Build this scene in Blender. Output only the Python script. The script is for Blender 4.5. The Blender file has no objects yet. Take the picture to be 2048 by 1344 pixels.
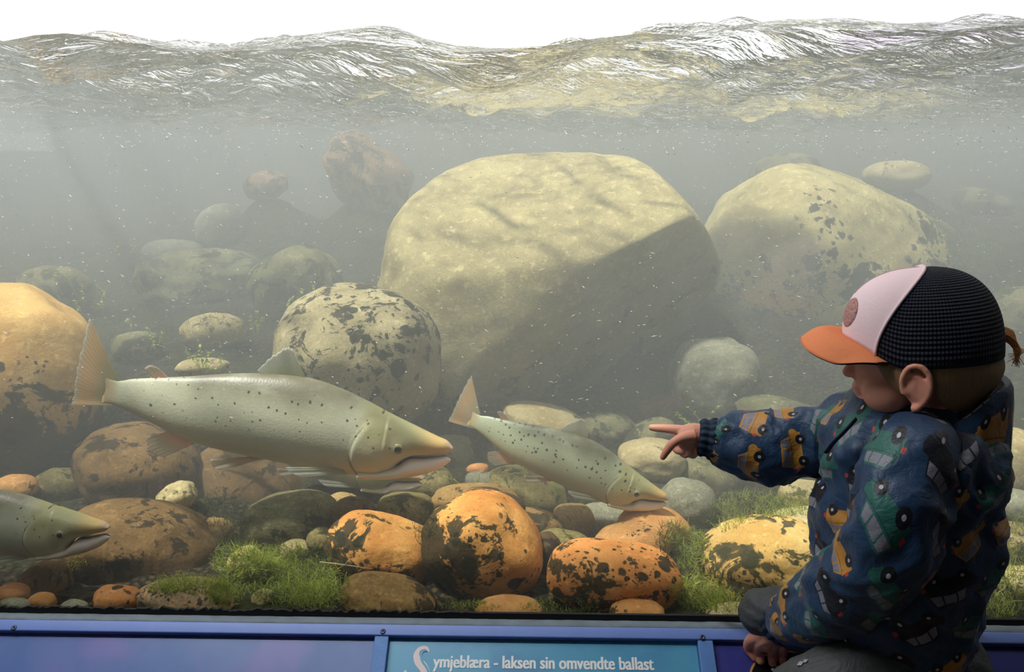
import bpy, bmesh, math, random
import numpy as np
from mathutils import Vector, Matrix, Euler, noise as mnoise

# ------------------------------------------------------------ camera, sky, sun, exposure
SC = bpy.context.scene
COL = SC.collection
IW, IH, FPX = 2048, 1344, 1607.0
EYE = Vector((0.0, 0.0, 1.15))
cam_data = bpy.data.cameras.new('camera')
cam_data.sensor_fit = 'HORIZONTAL'
cam_data.sensor_width = 36.0
cam_data.lens = FPX / IW * 36.0
cam_data.clip_start = 0.02
cam = bpy.data.objects.new('camera', cam_data)
COL.objects.link(cam)
cam.location = EYE
cam.rotation_euler = (math.radians(90 - 12.3), 0.0, math.radians(1.3))
SC.camera = cam
CAMR = cam.rotation_euler.to_matrix()
CAMI = CAMR.inverted()

SC.view_settings.view_transform = 'Standard'
SC.view_settings.look = 'None'
SC.view_settings.gamma = 1.0
SC.view_settings.use_curve_mapping = False
SC.view_settings.exposure = 0.0
SC.cycles.transparent_max_bounces = 24
SC.cycles.max_bounces = 8
SC.cycles.volume_bounces = 2
SC.cycles.sample_clamp_indirect = 4.0

world = bpy.data.worlds.new('overcast_sky')
SC.world = world
world.use_nodes = True
wn = world.node_tree.nodes
bg = wn.get('Background') or wn.new('ShaderNodeBackground')
bg.inputs['Color'].default_value = (1.0, 0.985, 0.99, 1)
bg.inputs['Strength'].default_value = 1.75

sun_data = bpy.data.lights.new('sun', 'SUN')
sun_data.energy = 10.5
sun_data.angle = math.radians(4.0)
sun_data.color = (1.0, 0.96, 0.88)
sun = bpy.data.objects.new('sun', sun_data)
COL.objects.link(sun)
SUN_FROM = Vector((-0.37, -0.115, 0.92)).normalized()
sun.rotation_euler = SUN_FROM.to_track_quat('Z', 'Y').to_euler()
sun.location = (-2, 3, 6)

# added fill light for sill and signs (its housing is built with the room)
lamp_data = bpy.data.lights.new('added_fill_light', 'AREA')
lamp_data.shape = 'RECTANGLE'
lamp_data.size, lamp_data.size_y = 1.5, 0.12
lamp_data.energy = 20.0
lamp_data.color = (0.92, 0.96, 1.0)
lamp = bpy.data.objects.new('added_fill_light', lamp_data)
COL.objects.link(lamp)
lamp.location = (-0.85, 0.98, 2.045)

def P(px, py, Y):
    """the point where the sight line through a pixel of the photograph meets the plane y = Y"""
    d = CAMR @ Vector(((px - IW / 2) / FPX, (IH / 2 - py) / FPX, -1.0))
    return EYE + d * (Y / d.y)

def depth_of(p):
    return -(CAMI @ (Vector(p) - EYE)).z

def px_m(p):
    """metres per photograph pixel at a point"""
    return depth_of(p) / FPX

# ------------------------------------------------------------ helpers
def tag(o, label=None, cat=None, group=None, kind=None):
    if label: o['label'] = label
    if cat: o['category'] = cat
    if group: o['group'] = group
    if kind: o['kind'] = kind
    return o

def link(name, me, mat=None, parent=None):
    o = bpy.data.objects.new(name, me)
    COL.objects.link(o)
    if mat is not None:
        for m in (mat if isinstance(mat, (list, tuple)) else [mat]):
            me.materials.append(m)
    if parent is not None:
        o.parent = parent
    return o

def mesh(name, verts, faces, smooth=True):
    me = bpy.data.meshes.new(name)
    me.from_pydata([tuple(map(float, v)) for v in verts], [], [tuple(map(int, f)) for f in faces])
    me.validate()
    me.update()
    if smooth:
        me.shade_smooth()
    return me

def empty(name, loc, rot=(0, 0, 0)):
    o = bpy.data.objects.new(name, None)
    o.empty_display_size = 0.05
    COL.objects.link(o)
    o.location = loc
    o.rotation_euler = rot
    return o

class MB:
    """collects shapes into one mesh"""
    def __init__(s):
        s.v, s.f, s.uv = [], [], []
    def add(s, verts, faces):
        b = len(s.v)
        s.v.extend([tuple(v) for v in verts])
        s.f.extend([tuple(i + b for i in f) for f in faces])
        return s
    def box(s, x0, x1, y0, y1, z0, z1, M=None):
        vs = [Vector((x, y, z)) for x in (x0, x1) for y in (y0, y1) for z in (z0, z1)]
        if M is not None:
            vs = [M @ v for v in vs]
        return s.add(vs, [(0, 1, 3, 2), (4, 6, 7, 5), (0, 4, 5, 1), (2, 3, 7, 6), (0, 2, 6, 4), (1, 5, 7, 3)])
    def tube(s, pts, radii, n=10, cap=True, flat=1.0, up=None):
        pts = [Vector(p) for p in pts]
        if not isinstance(radii, (list, tuple, np.ndarray)):
            radii = [radii] * len(pts)
        rings = []
        prev = None
        for i, p in enumerate(pts):
            t = (pts[min(i + 1, len(pts) - 1)] - pts[max(i - 1, 0)])
            if t.length < 1e-9: t = Vector((0, 0, 1))
            t.normalize()
            if prev is None:
                a = Vector(up) if up is not None else (Vector((0, 0, 1)) if abs(t.z) < 0.9 else Vector((1, 0, 0)))
                u = (a - t * a.dot(t)).normalized()
            else:
                u = (prev - t * prev.dot(t))
                u = u.normalized() if u.length > 1e-6 else t.orthogonal().normalized()
            prev = u
            w = t.cross(u)
            rings.append([p + (u * math.cos(2 * math.pi * k / n) + w * (flat * math.sin(2 * math.pi * k / n))) * radii[i] for k in range(n)])
        return s.rings(rings, cap)
    def rings(s, rings, cap=True):
        n = len(rings[0])
        b = len(s.v)
        for r in rings:
            s.v.extend([tuple(p) for p in r])
        for i in range(len(rings) - 1):
            for k in range(n):
                k2 = (k + 1) % n
                s.f.append((b + i * n + k, b + i * n + k2, b + (i + 1) * n + k2, b + (i + 1) * n + k))
        if cap:
            for ri, rev in ((0, True), (len(rings) - 1, False)):
                c = sum((Vector(p) for p in rings[ri]), Vector()) / n
                ci = len(s.v)
                s.v.append(tuple(c))
                for k in range(n):
                    k2 = (k + 1) % n
                    a, d = b + ri * n + k, b + ri * n + k2
                    s.f.append((ci, d, a) if rev else (ci, a, d))
        return s
    def ball(s, c, r, n=12, m=8, M=None):
        c = Vector(c)
        r = Vector(r) if hasattr(r, '__len__') else Vector((r, r, r))
        rings = []
        for i in range(1, m):
            t = math.pi * i / m
            rings.append([Vector((math.sin(t) * math.cos(2 * math.pi * k / n) * r.x, math.sin(t) * math.sin(2 * math.pi * k / n) * r.y, -math.cos(t) * r.z)) for k in range(n)])
        b = len(s.v)
        f = (lambda v: c + (M @ v if M is not None else v))
        for rg in rings:
            s.v.extend([tuple(f(p)) for p in rg])
        for i in range(len(rings) - 1):
            for k in range(n):
                k2 = (k + 1) % n
                s.f.append((b + i * n + k, b + i * n + k2, b + (i + 1) * n + k2, b + (i + 1) * n + k))
        bo, to = len(s.v), len(s.v) + 1
        s.v.append(tuple(f(Vector((0, 0, -r.z)))))
        s.v.append(tuple(f(Vector((0, 0, r.z)))))
        L = b + (len(rings) - 1) * n
        for k in range(n):
            k2 = (k + 1) % n
            s.f.append((bo, b + k2, b + k))
            s.f.append((to, L + k, L + k2))
        return s
    def build(s, name, mat, parent=None, smooth=True):
        return link(name, mesh(name, s.v, s.f, smooth), mat, parent)

def bevel(o, w, seg=2):
    m = o.modifiers.new('bevel', 'BEVEL')
    m.width = w
    m.segments = seg
    m.limit_method = 'ANGLE'
    return o

def spline(pts, n):
    """Catmull-Rom through points (any dimension), n samples"""
    p = np.array(pts, float)
    p = np.vstack([2 * p[0] - p[1], p, 2 * p[-1] - p[-2]])
    m = len(p) - 3
    out = []
    for q in np.linspace(0, m - 1e-9, n):
        i = int(q); t = q - i
        a, b, c, d = p[i], p[i + 1], p[i + 2], p[i + 3]
        out.append(0.5 * (2 * b + (c - a) * t + (2 * a - 5 * b + 4 * c - d) * t * t + (3 * b - a - 3 * c + d) * t ** 3))
    return np.array(out)

def sstep(a, b, x):
    t = np.clip((np.asarray(x, float) - a) / (b - a), 0, 1)
    return t * t * (3 - 2 * t)

# ------------------------------------------------------------ shader helpers
class NT:
    def __init__(s, name):
        s.m = bpy.data.materials.new(name)
        s.m.use_nodes = True
        s.t = s.m.node_tree
        s.t.nodes.clear()
        s.out = s.t.nodes.new('ShaderNodeOutputMaterial')
    def n(s, typ, _props=None, **ins):
        nd = s.t.nodes.new('ShaderNode' + typ)
        for k, v in (_props or {}).items():
            setattr(nd, k, v)
        for k, v in ins.items():
            s.set(nd, k.replace('_', ' ') if k.replace('_', ' ') in nd.inputs else k, v)
        return nd
    def set(s, nd, key, v):
        sock = nd.inputs[key]
        if isinstance(v, bpy.types.NodeSocket):
            s.t.links.new(v, sock)
        elif isinstance(v, bpy.types.Node):
            s.t.links.new(v.outputs[0], sock)
        elif isinstance(v, (tuple, list)):
            sock.default_value = tuple(v) + ((1.0,) if len(v) == 3 and sock.type == 'RGBA' else ())
        else:
            sock.default_value = v
    def math(s, op, a, b=0.0, c=None, clamp=False):
        nd = s.t.nodes.new('ShaderNodeMath')
        nd.operation = op
        nd.use_clamp = clamp
        s.set(nd, 0, a)
        s.set(nd, 1, b)
        if c is not None: s.set(nd, 2, c)
        return nd.outputs[0]
    def vmath(s, op, a, b=None):
        nd = s.t.nodes.new('ShaderNodeVectorMath')
        nd.operation = op
        s.set(nd, 0, a)
        if b is not None: s.set(nd, 3 if op == 'SCALE' else 1, b)
        return nd.outputs['Value'] if op in ('LENGTH', 'DOT_PRODUCT', 'DISTANCE') else nd.outputs[0]
    def mix(s, f, a, b):
        nd = s.t.nodes.new('ShaderNodeMix')
        nd.data_type = 'RGBA'
        s.set(nd, 0, f)
        s.set(nd, 6, a)
        s.set(nd, 7, b)
        return nd.outputs[2]
    def ramp(s, x, a, b, lo=0.0, hi=1.0):
        nd = s.t.nodes.new('ShaderNodeMapRange')
        nd.interpolation_type = 'SMOOTHSTEP'
        s.set(nd, 0, x); s.set(nd, 1, a); s.set(nd, 2, b); s.set(nd, 3, lo); s.set(nd, 4, hi)
        return nd.outputs[0]
    def noise(s, vec, scale, detail=3.0, rough=0.55, dist=0.0):
        return s.n('TexNoise', Vector=vec, Scale=scale, Detail=detail, Roughness=rough, Distortion=dist).outputs[0]
    def voro(s, vec, scale, feature='F1', rnd=1.0):
        return s.n('TexVoronoi', {'feature': feature}, Vector=vec, Scale=scale, Randomness=rnd)
    def bump(s, h, strength=0.3, dist=0.01):
        return s.n('Bump', Height=h, Strength=strength, Distance=dist).outputs[0]
    def principled(s, **ins):
        b = s.n('BsdfPrincipled')
        for k, v in ins.items():
            s.set(b, k.replace('_', ' '), v)
        s.t.links.new(b.outputs[0], s.out.inputs['Surface'])
        return b
    def coord(s, which='Object'):
        return s.n('TexCoord').outputs[which]
    def attr(s, name):
        return s.n('Attribute', {'attribute_name': name})

def srgb(r, g, b):
    return tuple(((c / 255.0) / 12.92 if c <= 10.31 else (((c / 255.0) + 0.055) / 1.055) ** 2.4) for c in (r, g, b))

def plain(name, col, rough=0.6, spec=0.3, noise_amt=0.12, scale=30.0, bump=0.0, metal=0.0):
    t = NT(name)
    co = t.coord()
    nz = t.noise(co, scale, 4)
    dark = tuple(c * (1 - noise_amt) for c in col)
    lite = tuple(min(1, c * (1 + noise_amt)) for c in col)
    kw = dict(Base_Color=t.mix(nz, dark, lite), Roughness=rough, Specular_IOR_Level=spec, Metallic=metal)
    if bump: kw['Normal'] = t.bump(nz, bump, 0.004)
    t.principled(**kw)
    return t.m
# ------------------------------------------------------------ the room
GLASS_Y = 1.350
SILL_Z = P(1024, 1227, GLASS_Y).z          # bottom edge of the clear glass
WIN_TOP = 1.86
ROOF_Y, ROOF_Z = 1.145, 2.10
X0, X1 = -2.6, 2.6

M_wall = plain('painted_wall', srgb(96, 98, 104), 0.8, 0.2, 0.05, 8)
M_floor = plain('concrete_floor', srgb(78, 76, 74), 0.75, 0.25, 0.15, 6)
M_ceil = plain('ceiling_board', srgb(150, 150, 150), 0.85, 0.2, 0.04, 5)

def slab(name, *b, mat=None, kind='structure'):
    o = MB().box(*b).build(name, mat, None, False)
    o['kind'] = kind
    return o
slab('floor', X0 - .1, X1 + .1, -2.7, 1.30, -0.08, 0.0, mat=M_floor)
slab('ceiling', X0 - .1, X1 + .1, -2.7, ROOF_Y, ROOF_Z, ROOF_Z + 0.06, mat=M_ceil)
slab('wall_back', X0, X1, -2.7, -2.6, 0.0, ROOF_Z, mat=M_wall)
slab('wall_right', X1, X1 + .1, -2.7, 1.30, 0.0, ROOF_Z, mat=M_wall)
w = MB()
w.box(X0 - .1, X0, -2.7, -1.9, 0, ROOF_Z).box(X0 - .1, X0, -0.3, 1.30, 0, ROOF_Z)
w.box(X0 - .1, X0, -1.9, -0.3, 0, 1.2).box(X0 - .1, X0, -1.9, -0.3, 1.9, ROOF_Z)
o = w.build('wall_left', M_wall, None, False); o['kind'] = 'structure'
w = MB()
w.box(-6.5, 6.5, 1.30, 1.372, -0.6, SILL_Z - 0.05)
w.box(-6.5, X0, 1.30, 1.372, SILL_Z - 0.05, WIN_TOP).box(X1, 6.5, 1.30, 1.372, SILL_Z - 0.05, WIN_TOP)
o = w.build('wall_front', M_wall, None, False); o['kind'] = 'structure'

M_far = plain('far_bank_concrete', srgb(212, 202, 220), 0.9, 0.1, 0.08, 0.9)
slab('wall_far', 5.15, 16.0, 14.0, 14.4, 0.0, 3.66, mat=M_far)

# viewing pane: thin clear glass
t = NT('window_glass')
fr = t.n('Fresnel', IOR=1.45)
tr = t.n('BsdfTransparent', Color=(0.97, 0.985, 0.98))
gl = t.n('BsdfGlossy', Color=(1, 1, 1), Roughness=0.02)
mx = t.n('MixShader', Fac=t.math('MULTIPLY', fr.outputs[0], 0.8))
t.t.links.new(tr.outputs[0], mx.inputs[1]); t.t.links.new(gl.outputs[0], mx.inputs[2])
t.t.links.new(mx.outputs[0], t.out.inputs['Surface'])
M_glass = t.m
o = MB().box(X0, X1, GLASS_Y, GLASS_Y + 0.016, SILL_Z - 0.05, WIN_TOP).build('window_1', M_glass, None, False)
o['kind'] = 'structure'
o = MB().box(X0 - .04, X0 - .03, -1.9, -0.3, 1.2, 1.9).build('added_window', M_glass, None, False)  # unseen side window added to let soft daylight onto the child's near side
o['kind'] = 'structure'

lampo = empty('added_fill_lamp', (-0.85, 0.98, ROOF_Z))  # body of the added fill light, out of view
tag(lampo, 'added long fill lamp under the roof above the sign console', 'lamp')
MB().box(-0.80, 0.80, -0.078, 0.078, -0.030, 0.0).build('housing', M_ceil, lampo, False)
MB().box(-0.78, 0.78, -0.078, -0.070, -0.065, -0.030).box(-0.78, 0.78, 0.070, 0.078, -0.065, -0.030).build('reflector', M_ceil, lampo, False)

# ------------------------------------------------------------ river water: waves on top, hazy volume below
WY0, WY1, WX = 1.374, 9.6, 6.2
prof = np.array([(-400, 95), (-200, 80), (-60, 98), (0, 88), (70, 72), (130, 68), (190, 76), (250, 82), (330, 102), (400, 108), (500, 106), (600, 103), (720, 93), (800, 97),
                 (900, 112), (1020, 104), (1130, 88), (1200, 75), (1290, 66), (1400, 75), (1480, 78), (1600, 68), (1750, 70), (1900, 68), (1990, 57), (2048, 52), (2200, 70), (2450, 60)], float)
pw = [P(a, b, WY0) for a, b in prof]
prx = np.array([p.x for p in pw]); prz = np.array([p.z for p in pw])
WATER_Z = float(prz[3:-2].mean())
rng = np.random.default_rng(11)
waves = []
for i in range(46):
    lam = 0.07 * (1.0 / 0.07) ** rng.random()
    ang = rng.normal(1.30, 0.45)
    waves.append((2 * math.pi / lam * math.cos(ang), 2 * math.pi / lam * math.sin(ang), rng.random() * 6.28, 0.0125 * lam ** 0.8))
def wave_h(x, y):
    h = np.zeros_like(x)
    for kx, ky, ph, a in waves:
        s = np.sin(kx * x + ky * y + ph)
        h += a * (s + 0.35 * s * s)
    return h
ys = WY0 + (WY1 - WY0) * np.linspace(0, 1, 300) ** 2.1
xs = np.concatenate([np.linspace(-WX, -2.2, 60)[:-1], np.linspace(-2.2, 2.2, 420), np.linspace(2.2, WX, 60)[1:]])
XX, YY = np.meshgrid(xs, ys)
fade = np.exp(-((YY - WY0) / 0.22))
HH = WATER_Z + wave_h(XX, YY) * (0.06 + 0.94 * (1 - fade))
fade2 = np.exp(-((YY - WY0) / 0.9))
HH = HH + fade2 * (np.interp(XX, prx, prz) - WATER_Z)
nx, ny = len(xs), len(ys)
V = np.stack([XX, YY, HH], -1).reshape(-1, 3)
F = []
for j in range(ny - 1):
    for i in range(nx - 1):
        a = j * nx + i
        F.append((a, a + 1, a + nx + 1, a + nx))
ring = [i for i in range(nx)] + [j * nx + nx - 1 for j in range(1, ny)] + [(ny - 1) * nx + i for i in range(nx - 2, -1, -1)] + [j * nx for j in range(ny - 2, 0, -1)]
b0 = len(V)
low = V[ring].copy(); low[:, 2] = -0.45
V = np.vstack([V, low])
R = len(ring)
for k in range(R):
    k2 = (k + 1) % R
    F.append((ring[k], b0 + k, b0 + k2, ring[k2]))
F.append(tuple(b0 + k for k in range(R - 1, -1, -1)))
t = NT('river_water')
geo = t.n('NewGeometry')
pos = geo.outputs['Position']
nzv = t.math('ABSOLUTE', t.n('SeparateXYZ', Vector=geo.outputs['True Normal']).outputs[2])
wb = t.bump(t.math('ADD', t.noise(t.vmath('MULTIPLY', pos, (5, 17, 1)), 1.0, 4, 0.6, 0.6), t.math('MULTIPLY', t.noise(t.vmath('MULTIPLY', pos, (16, 60, 1)), 1.0, 3, 0.6, 0.4), 0.35)), 0.75, 0.05)
fr = t.n('Fresnel', IOR=1.333, Normal=wb)
tr = t.n('BsdfTransparent', Color=(1, 1, 1))
tr2 = t.n('BsdfTransparent', Color=(1, 1, 1))
gl = t.n('BsdfGlossy', Color=(1, 1, 1), Roughness=0.0, Normal=wb)
mx = t.n('MixShader', Fac=fr.outputs[0])
t.t.links.new(tr.outputs[0], mx.inputs[1]); t.t.links.new(gl.outputs[0], mx.inputs[2])
mx2 = t.n('MixShader', Fac=t.math('GREATER_THAN', nzv, 0.2))
t.t.links.new(tr2.outputs[0], mx2.inputs[1]); t.t.links.new(mx.outputs[0], mx2.inputs[2])
t.t.links.new(mx2.outputs[0], t.out.inputs['Surface'])
vs = t.n('VolumeScatter', Color=(0.90, 0.955, 0.965), Density=0.205, Anisotropy=0.1)
va = t.n('VolumeAbsorption', Color=(0.30, 0.34, 0.36), Density=0.36)
ad = t.n('AddShader')
t.t.links.new(vs.outputs[0], ad.inputs[0]); t.t.links.new(va.outputs[0], ad.inputs[1])
t.t.links.new(ad.outputs[0], t.out.inputs['Volume'])
WATER = link('river_water', mesh('river_water', V, F), t.m)
tag(WATER, 'hazy grey green river water with a choppy surface behind the glass', 'water', kind='stuff')
# ------------------------------------------------------------ stones
def stone_mat(name, a, b, dark=srgb(40, 42, 30), spot=0.0, sscale=18.0, patch=0.0, pscale=7.0, green=0.0, speck=0.18, vein=0.0, bias=(0, 0, 0)):
    t = NT(name)
    rnd = t.n('ObjectInfo').outputs['Random']
    oc = t.coord()
    co = t.vmath('ADD', oc, t.n('CombineXYZ', X=t.math('MULTIPLY', rnd, 37.0), Y=t.math('MULTIPLY', rnd, 91.0), Z=t.math('MULTIPLY', rnd, 13.0)).outputs[0])
    big = t.ramp(t.noise(co, 6.0, 4, 0.6, 0.4), 0.32, 0.68)
    col = t.mix(big, a, b)
    f1 = t.noise(co, 150.0, 3, 0.7)
    f2 = t.noise(co, 38.0, 4, 0.65)
    col = t.mix(t.ramp(f1, 0.35, 0.75), t.vmath('SCALE', col, 1.0 - speck), col)
    pale = tuple(min(1.0, c * 1.35 + 0.02) for c in b)
    col = t.mix(t.math('MULTIPLY', t.ramp(f2, 0.52, 0.72), 0.55), col, pale)
    pit = t.ramp(t.voro(co, 120.0).outputs[0], 0.10, 0.22, 1.0, 0.0)
    pit = t.math('MULTIPLY', pit, t.ramp(t.noise(co, 14.0, 2), 0.5, 0.62))
    col = t.mix(t.math('MULTIPLY', pit, 0.55), col, dark)
    bm = t.vmath('DOT_PRODUCT', oc, bias)
    if patch > 0:
        pn = t.math('ADD', t.math('ADD', t.noise(co, pscale, 6, 0.72, 0.7), bm), t.math('MULTIPLY', t.math('SUBTRACT', f2, 0.5), 0.22))
        pm = t.ramp(pn, 0.68 - patch * 0.4, 0.72 - patch * 0.4)
        col = t.mix(t.math('MULTIPLY', pm, 0.93), col, dark)
    if spot > 0:
        wob = t.vmath('ADD', co, t.vmath('SCALE', t.n('TexNoise', Vector=co, Scale=30.0, Detail=4.0).outputs[1], 0.45 / sscale))
        reg = t.math('ADD', t.noise(co, 0.30 * sscale, 3), bm)
        for mul, rmax, sh in ((1.0, 0.46, 0.0), (2.1, 0.44, 0.02), (4.3, 0.40, 0.05)):
            sv = t.voro(t.vmath('ADD', wob, (mul, 2 * mul, mul)), sscale * mul)
            rad = t.math('MULTIPLY', t.n('SeparateXYZ', Vector=sv.outputs['Color']).outputs[0], rmax)
            on = t.ramp(reg, 0.62 + sh - spot * 0.4, 0.70 + sh - spot * 0.4)
            sm = t.math('MULTIPLY', t.ramp(t.math('SUBTRACT', t.math('MULTIPLY', rad, on), sv.outputs[0]), -0.02, 0.05), on)
            col = t.mix(t.math('MULTIPLY', sm, 0.93), col, dark)
    if green > 0:
        gm = t.ramp(t.noise(t.vmath('ADD', co, (5, 3, 1)), 9.0, 5, 0.7, 0.5), 0.66 - green * 0.3, 0.78 - green * 0.3)
        col = t.mix(t.math('MULTIPLY', gm, 0.8), col, srgb(92, 104, 44))
    if vein > 0:
        vn = t.noise(t.vmath('MULTIPLY', co, (1, 1, 5)), 16.0, 4, 0.7, 1.2)
        col = t.mix(t.math('MULTIPLY', t.ramp(vn, 0.5, 0.6), vein), col, tuple(c * 0.45 for c in a))
    h = t.math('ADD', t.noise(co, 55.0, 5, 0.65), t.math('MULTIPLY', f1, 0.3))
    t.principled(Base_Color=col, Roughness=0.82, Specular_IOR_Level=0.2, Normal=t.bump(h, 0.45, 0.006))
    return t.m

DK = srgb(44, 46, 32)
SM = {
    'orange':   stone_mat('orange_stone', srgb(198, 130, 62), srgb(228, 170, 92), DK, spot=0.44, sscale=20, patch=0.40, pscale=13, bias=(-0.7, -0.5, -0.9)),
    'orange2':  stone_mat('ochre_stone', srgb(206, 130, 66), srgb(222, 156, 86), DK, spot=0.50, sscale=24, patch=0.30, pscale=14, bias=(-0.4, -0.6, 0.3)),
    'orangeP':  stone_mat('plain_ochre_stone', srgb(190, 130, 72), srgb(214, 162, 98), DK, spot=0.22, sscale=30, patch=0.16, pscale=16),
    'rust':     stone_mat('rust_stone', srgb(190, 122, 66), srgb(208, 146, 86), DK, spot=0.1, patch=0.12, pscale=20),
    'buffspot': stone_mat('spotted_buff_stone', srgb(200, 158, 84), srgb(222, 188, 118), srgb(58, 58, 38), spot=0.66, sscale=17, patch=0.42, pscale=13, green=0.1),
    'buff':     stone_mat('buff_stone', srgb(184, 164, 112), srgb(206, 190, 140), srgb(70, 68, 48), patch=0.16, speck=0.28),
    'giant':    stone_mat('giant_boulder_rock', srgb(166, 152, 104), srgb(196, 182, 128), srgb(66, 62, 46), patch=0.2, pscale=5, speck=0.3, bias=(0.12, 0, -0.20)),
    'mottle':   stone_mat('mottled_boulder_rock', srgb(164, 150, 110), srgb(188, 176, 132), srgb(48, 50, 38), spot=0.66, sscale=11, patch=0.36, pscale=8, speck=0.3),
    'rightb':   stone_mat('spotted_boulder_rock', srgb(176, 160, 104), srgb(204, 190, 130), srgb(54, 56, 40), spot=0.66, sscale=7, patch=0.44, pscale=6, green=0.12, bias=(0.22, 0, -0.25)),
    'leftb':    stone_mat('amber_boulder_rock', srgb(206, 158, 84), srgb(226, 186, 112), srgb(58, 52, 34), spot=0.40, sscale=11, patch=0.36, pscale=7, bias=(0.35, -0.2, -0.75)),
    'brown':    stone_mat('brown_stone', srgb(106, 82, 50), srgb(140, 110, 66), srgb(50, 42, 28), patch=0.38, pscale=8, green=0.10, speck=0.35),
    'brown2':   stone_mat('dark_brown_stone', srgb(92, 74, 50), srgb(120, 96, 60), srgb(42, 38, 26), spot=0.1, patch=0.42, pscale=12, green=0.05, speck=0.35),
    'brownlit': stone_mat('tan_brown_stone', srgb(146, 114, 66), srgb(176, 142, 84), srgb(56, 48, 30), spot=0.16, sscale=12, patch=0.38, pscale=8, green=0.14, speck=0.35, bias=(0.5, -0.3, -0.2)),
    'grey':     stone_mat('grey_stone', srgb(134, 134, 110), srgb(166, 164, 136), srgb(70, 72, 56), patch=0.16, speck=0.4),
    'greyf':    stone_mat('fuzzy_grey_stone', srgb(108, 104, 72), srgb(140, 134, 94), srgb(46, 48, 34), patch=0.3, pscale=14, green=0.25, vein=0.4, speck=0.45),
    'olive':    stone_mat('olive_stone', srgb(116, 108, 64), srgb(156, 142, 88), srgb(50, 52, 32), spot=0.3, sscale=26, patch=0.36, pscale=16, green=0.35, speck=0.4),
    'tan':      stone_mat('tan_stone', srgb(164, 134, 82), srgb(190, 162, 104), srgb(60, 54, 36), patch=0.3, pscale=16, green=0.10, speck=0.35),
    'redrock':  stone_mat('reddish_rock', srgb(150, 116, 86), srgb(182, 146, 110), srgb(70, 60, 50), patch=0.4, pscale=6, speck=0.35),
    'dim':      stone_mat('weedy_grey_rock', srgb(112, 110, 76), srgb(150, 144, 102), srgb(52, 56, 38), patch=0.42, pscale=7, green=0.32, speck=0.4),
    'pale':     stone_mat('pale_stone', srgb(178, 160, 108), srgb(206, 190, 138), srgb(76, 72, 48), patch=0.28, pscale=20, green=0.22, speck=0.35),
    'half':     stone_mat('grey_orange_stone', srgb(172, 160, 130), srgb(208, 158, 104), srgb(56, 52, 42), spot=0.36, sscale=26, patch=0.28, pscale=16, speck=0.35),
}

def stone_mesh(name, rx, ry, rz, seed, sub=4, rough=0.10, boxy=2.3, egg=0.0, cuts=(), fine=0.012):
    bm = bmesh.new()
    bmesh.ops.create_icosphere(bm, subdivisions=sub, radius=1.0)
    r = random.Random(seed)
    off = Vector((r.uniform(-50, 50), r.uniform(-50, 50), r.uniform(-50, 50)))
    tx, tz = r.uniform(-0.10, 0.10), r.uniform(-0.10, 0.10)
    for v in bm.verts:
        d = v.co.normalized()
        q = (abs(d.x) ** boxy + abs(d.y) ** boxy + abs(d.z) ** boxy) ** (-1.0 / boxy)
        k = q * (1 + rough * mnoise.noise(d * 1.1 + off) + rough * 0.45 * mnoise.noise(d * 2.6 + off * 1.7) + fine * mnoise.noise(d * 8 + off) + fine * 0.5 * mnoise.noise(d * 17 + off))
        p = d * k
        p.z *= 1 + egg * p.x
        p.y *= 1 + egg * p.x * 0.7
        p.x += tx * p.z; p.z += tz * p.x
        for (cn, cd, soft) in cuts:
            n = Vector(cn).normalized()
            e = p.dot(n) - cd
            if e > -soft:
                e2 = e + soft
                p -= n * (e2 - soft * (1 - math.exp(-e2 / soft)) if soft > 0 else e)
        v.co = Vector((p.x * rx, p.y * ry, p.z * rz))
    me = bpy.data.meshes.new(name)
    bm.to_mesh(me); bm.free()
    me.shade_smooth()
    return me

STONES = []
def stone(px, py, w, h, Y, style, label, rot=0.0, seed=None, name='river_stone', cat='stone', thick=None, group=None, yaw=None, **kw):
    c = P(px, py, Y)
    s = px_m(c)
    rx, rz = w / 2 * s, h / 2 * s
    ry = (thick if thick is not None else 0.5 * (rx + rz) * 1.05 if thick is None else thick)
    seed = seed if seed is not None else int(px * 7 + py * 13)
    big = max(w, h)
    sub = 6 if big > 400 else 5 if big > 130 else 4
    me = stone_mesh(name, rx, ry, rz, seed, sub, **kw)
    o = link(name, me, SM[style])
    o.location = c
    r = random.Random(seed)
    o.rotation_euler = (math.radians(r.uniform(-6, 6)), math.radians(-rot), math.radians(r.uniform(-8, 8) if yaw is None else yaw))
    tag(o, label, cat, group)
    STONES.append((c.x, c.y, c.z - rz * 0.72, max(rx, ry)))
    return o

# the big boulders
stone(1095, 596, 684, 556, 3.25, 'giant', 'huge rounded buff boulder, by far the largest rock behind the glass', rot=-4, name='boulder', cat='boulder', thick=0.52, seed=5, boxy=3.0, rough=0.08,
      cuts=[((0.62, -0.62, -0.48), 0.56, 0.10), ((-0.25, -0.5, 0.75), 0.86, 0.08), ((0.80, -0.05, 0.60), 1.02, 0.10), ((-0.80, -0.1, 0.58), 1.10, 0.10)])
stone(1625, 585, 500, 440, 3.85, 'rightb', 'big yellowish boulder with round dark spots above the pointing arm', rot=-24, name='boulder', cat='boulder', thick=0.45, seed=9, boxy=2.4, rough=0.10,
      cuts=[((-0.55, -0.6, -0.55), 0.62, 0.1)])
stone(712, 722, 330, 290, 2.5, 'mottle', 'grey domed boulder mottled with black algae behind the largest salmon', rot=-12, name='boulder', cat='boulder', seed=3, thick=0.26, boxy=2.3)
stone(30, 775, 320, 400, 2.35, 'leftb', 'amber topped boulder at the left edge beside the big salmon tail', rot=-15, name='boulder', cat='boulder', seed=21, thick=0.25)
stone(1432, 760, 175, 170, 2.9, 'grey', 'greenish grey egg-shaped boulder under the spotted boulder, left of the cap', rot=-4, name='boulder', cat='boulder', seed=2)
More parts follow.
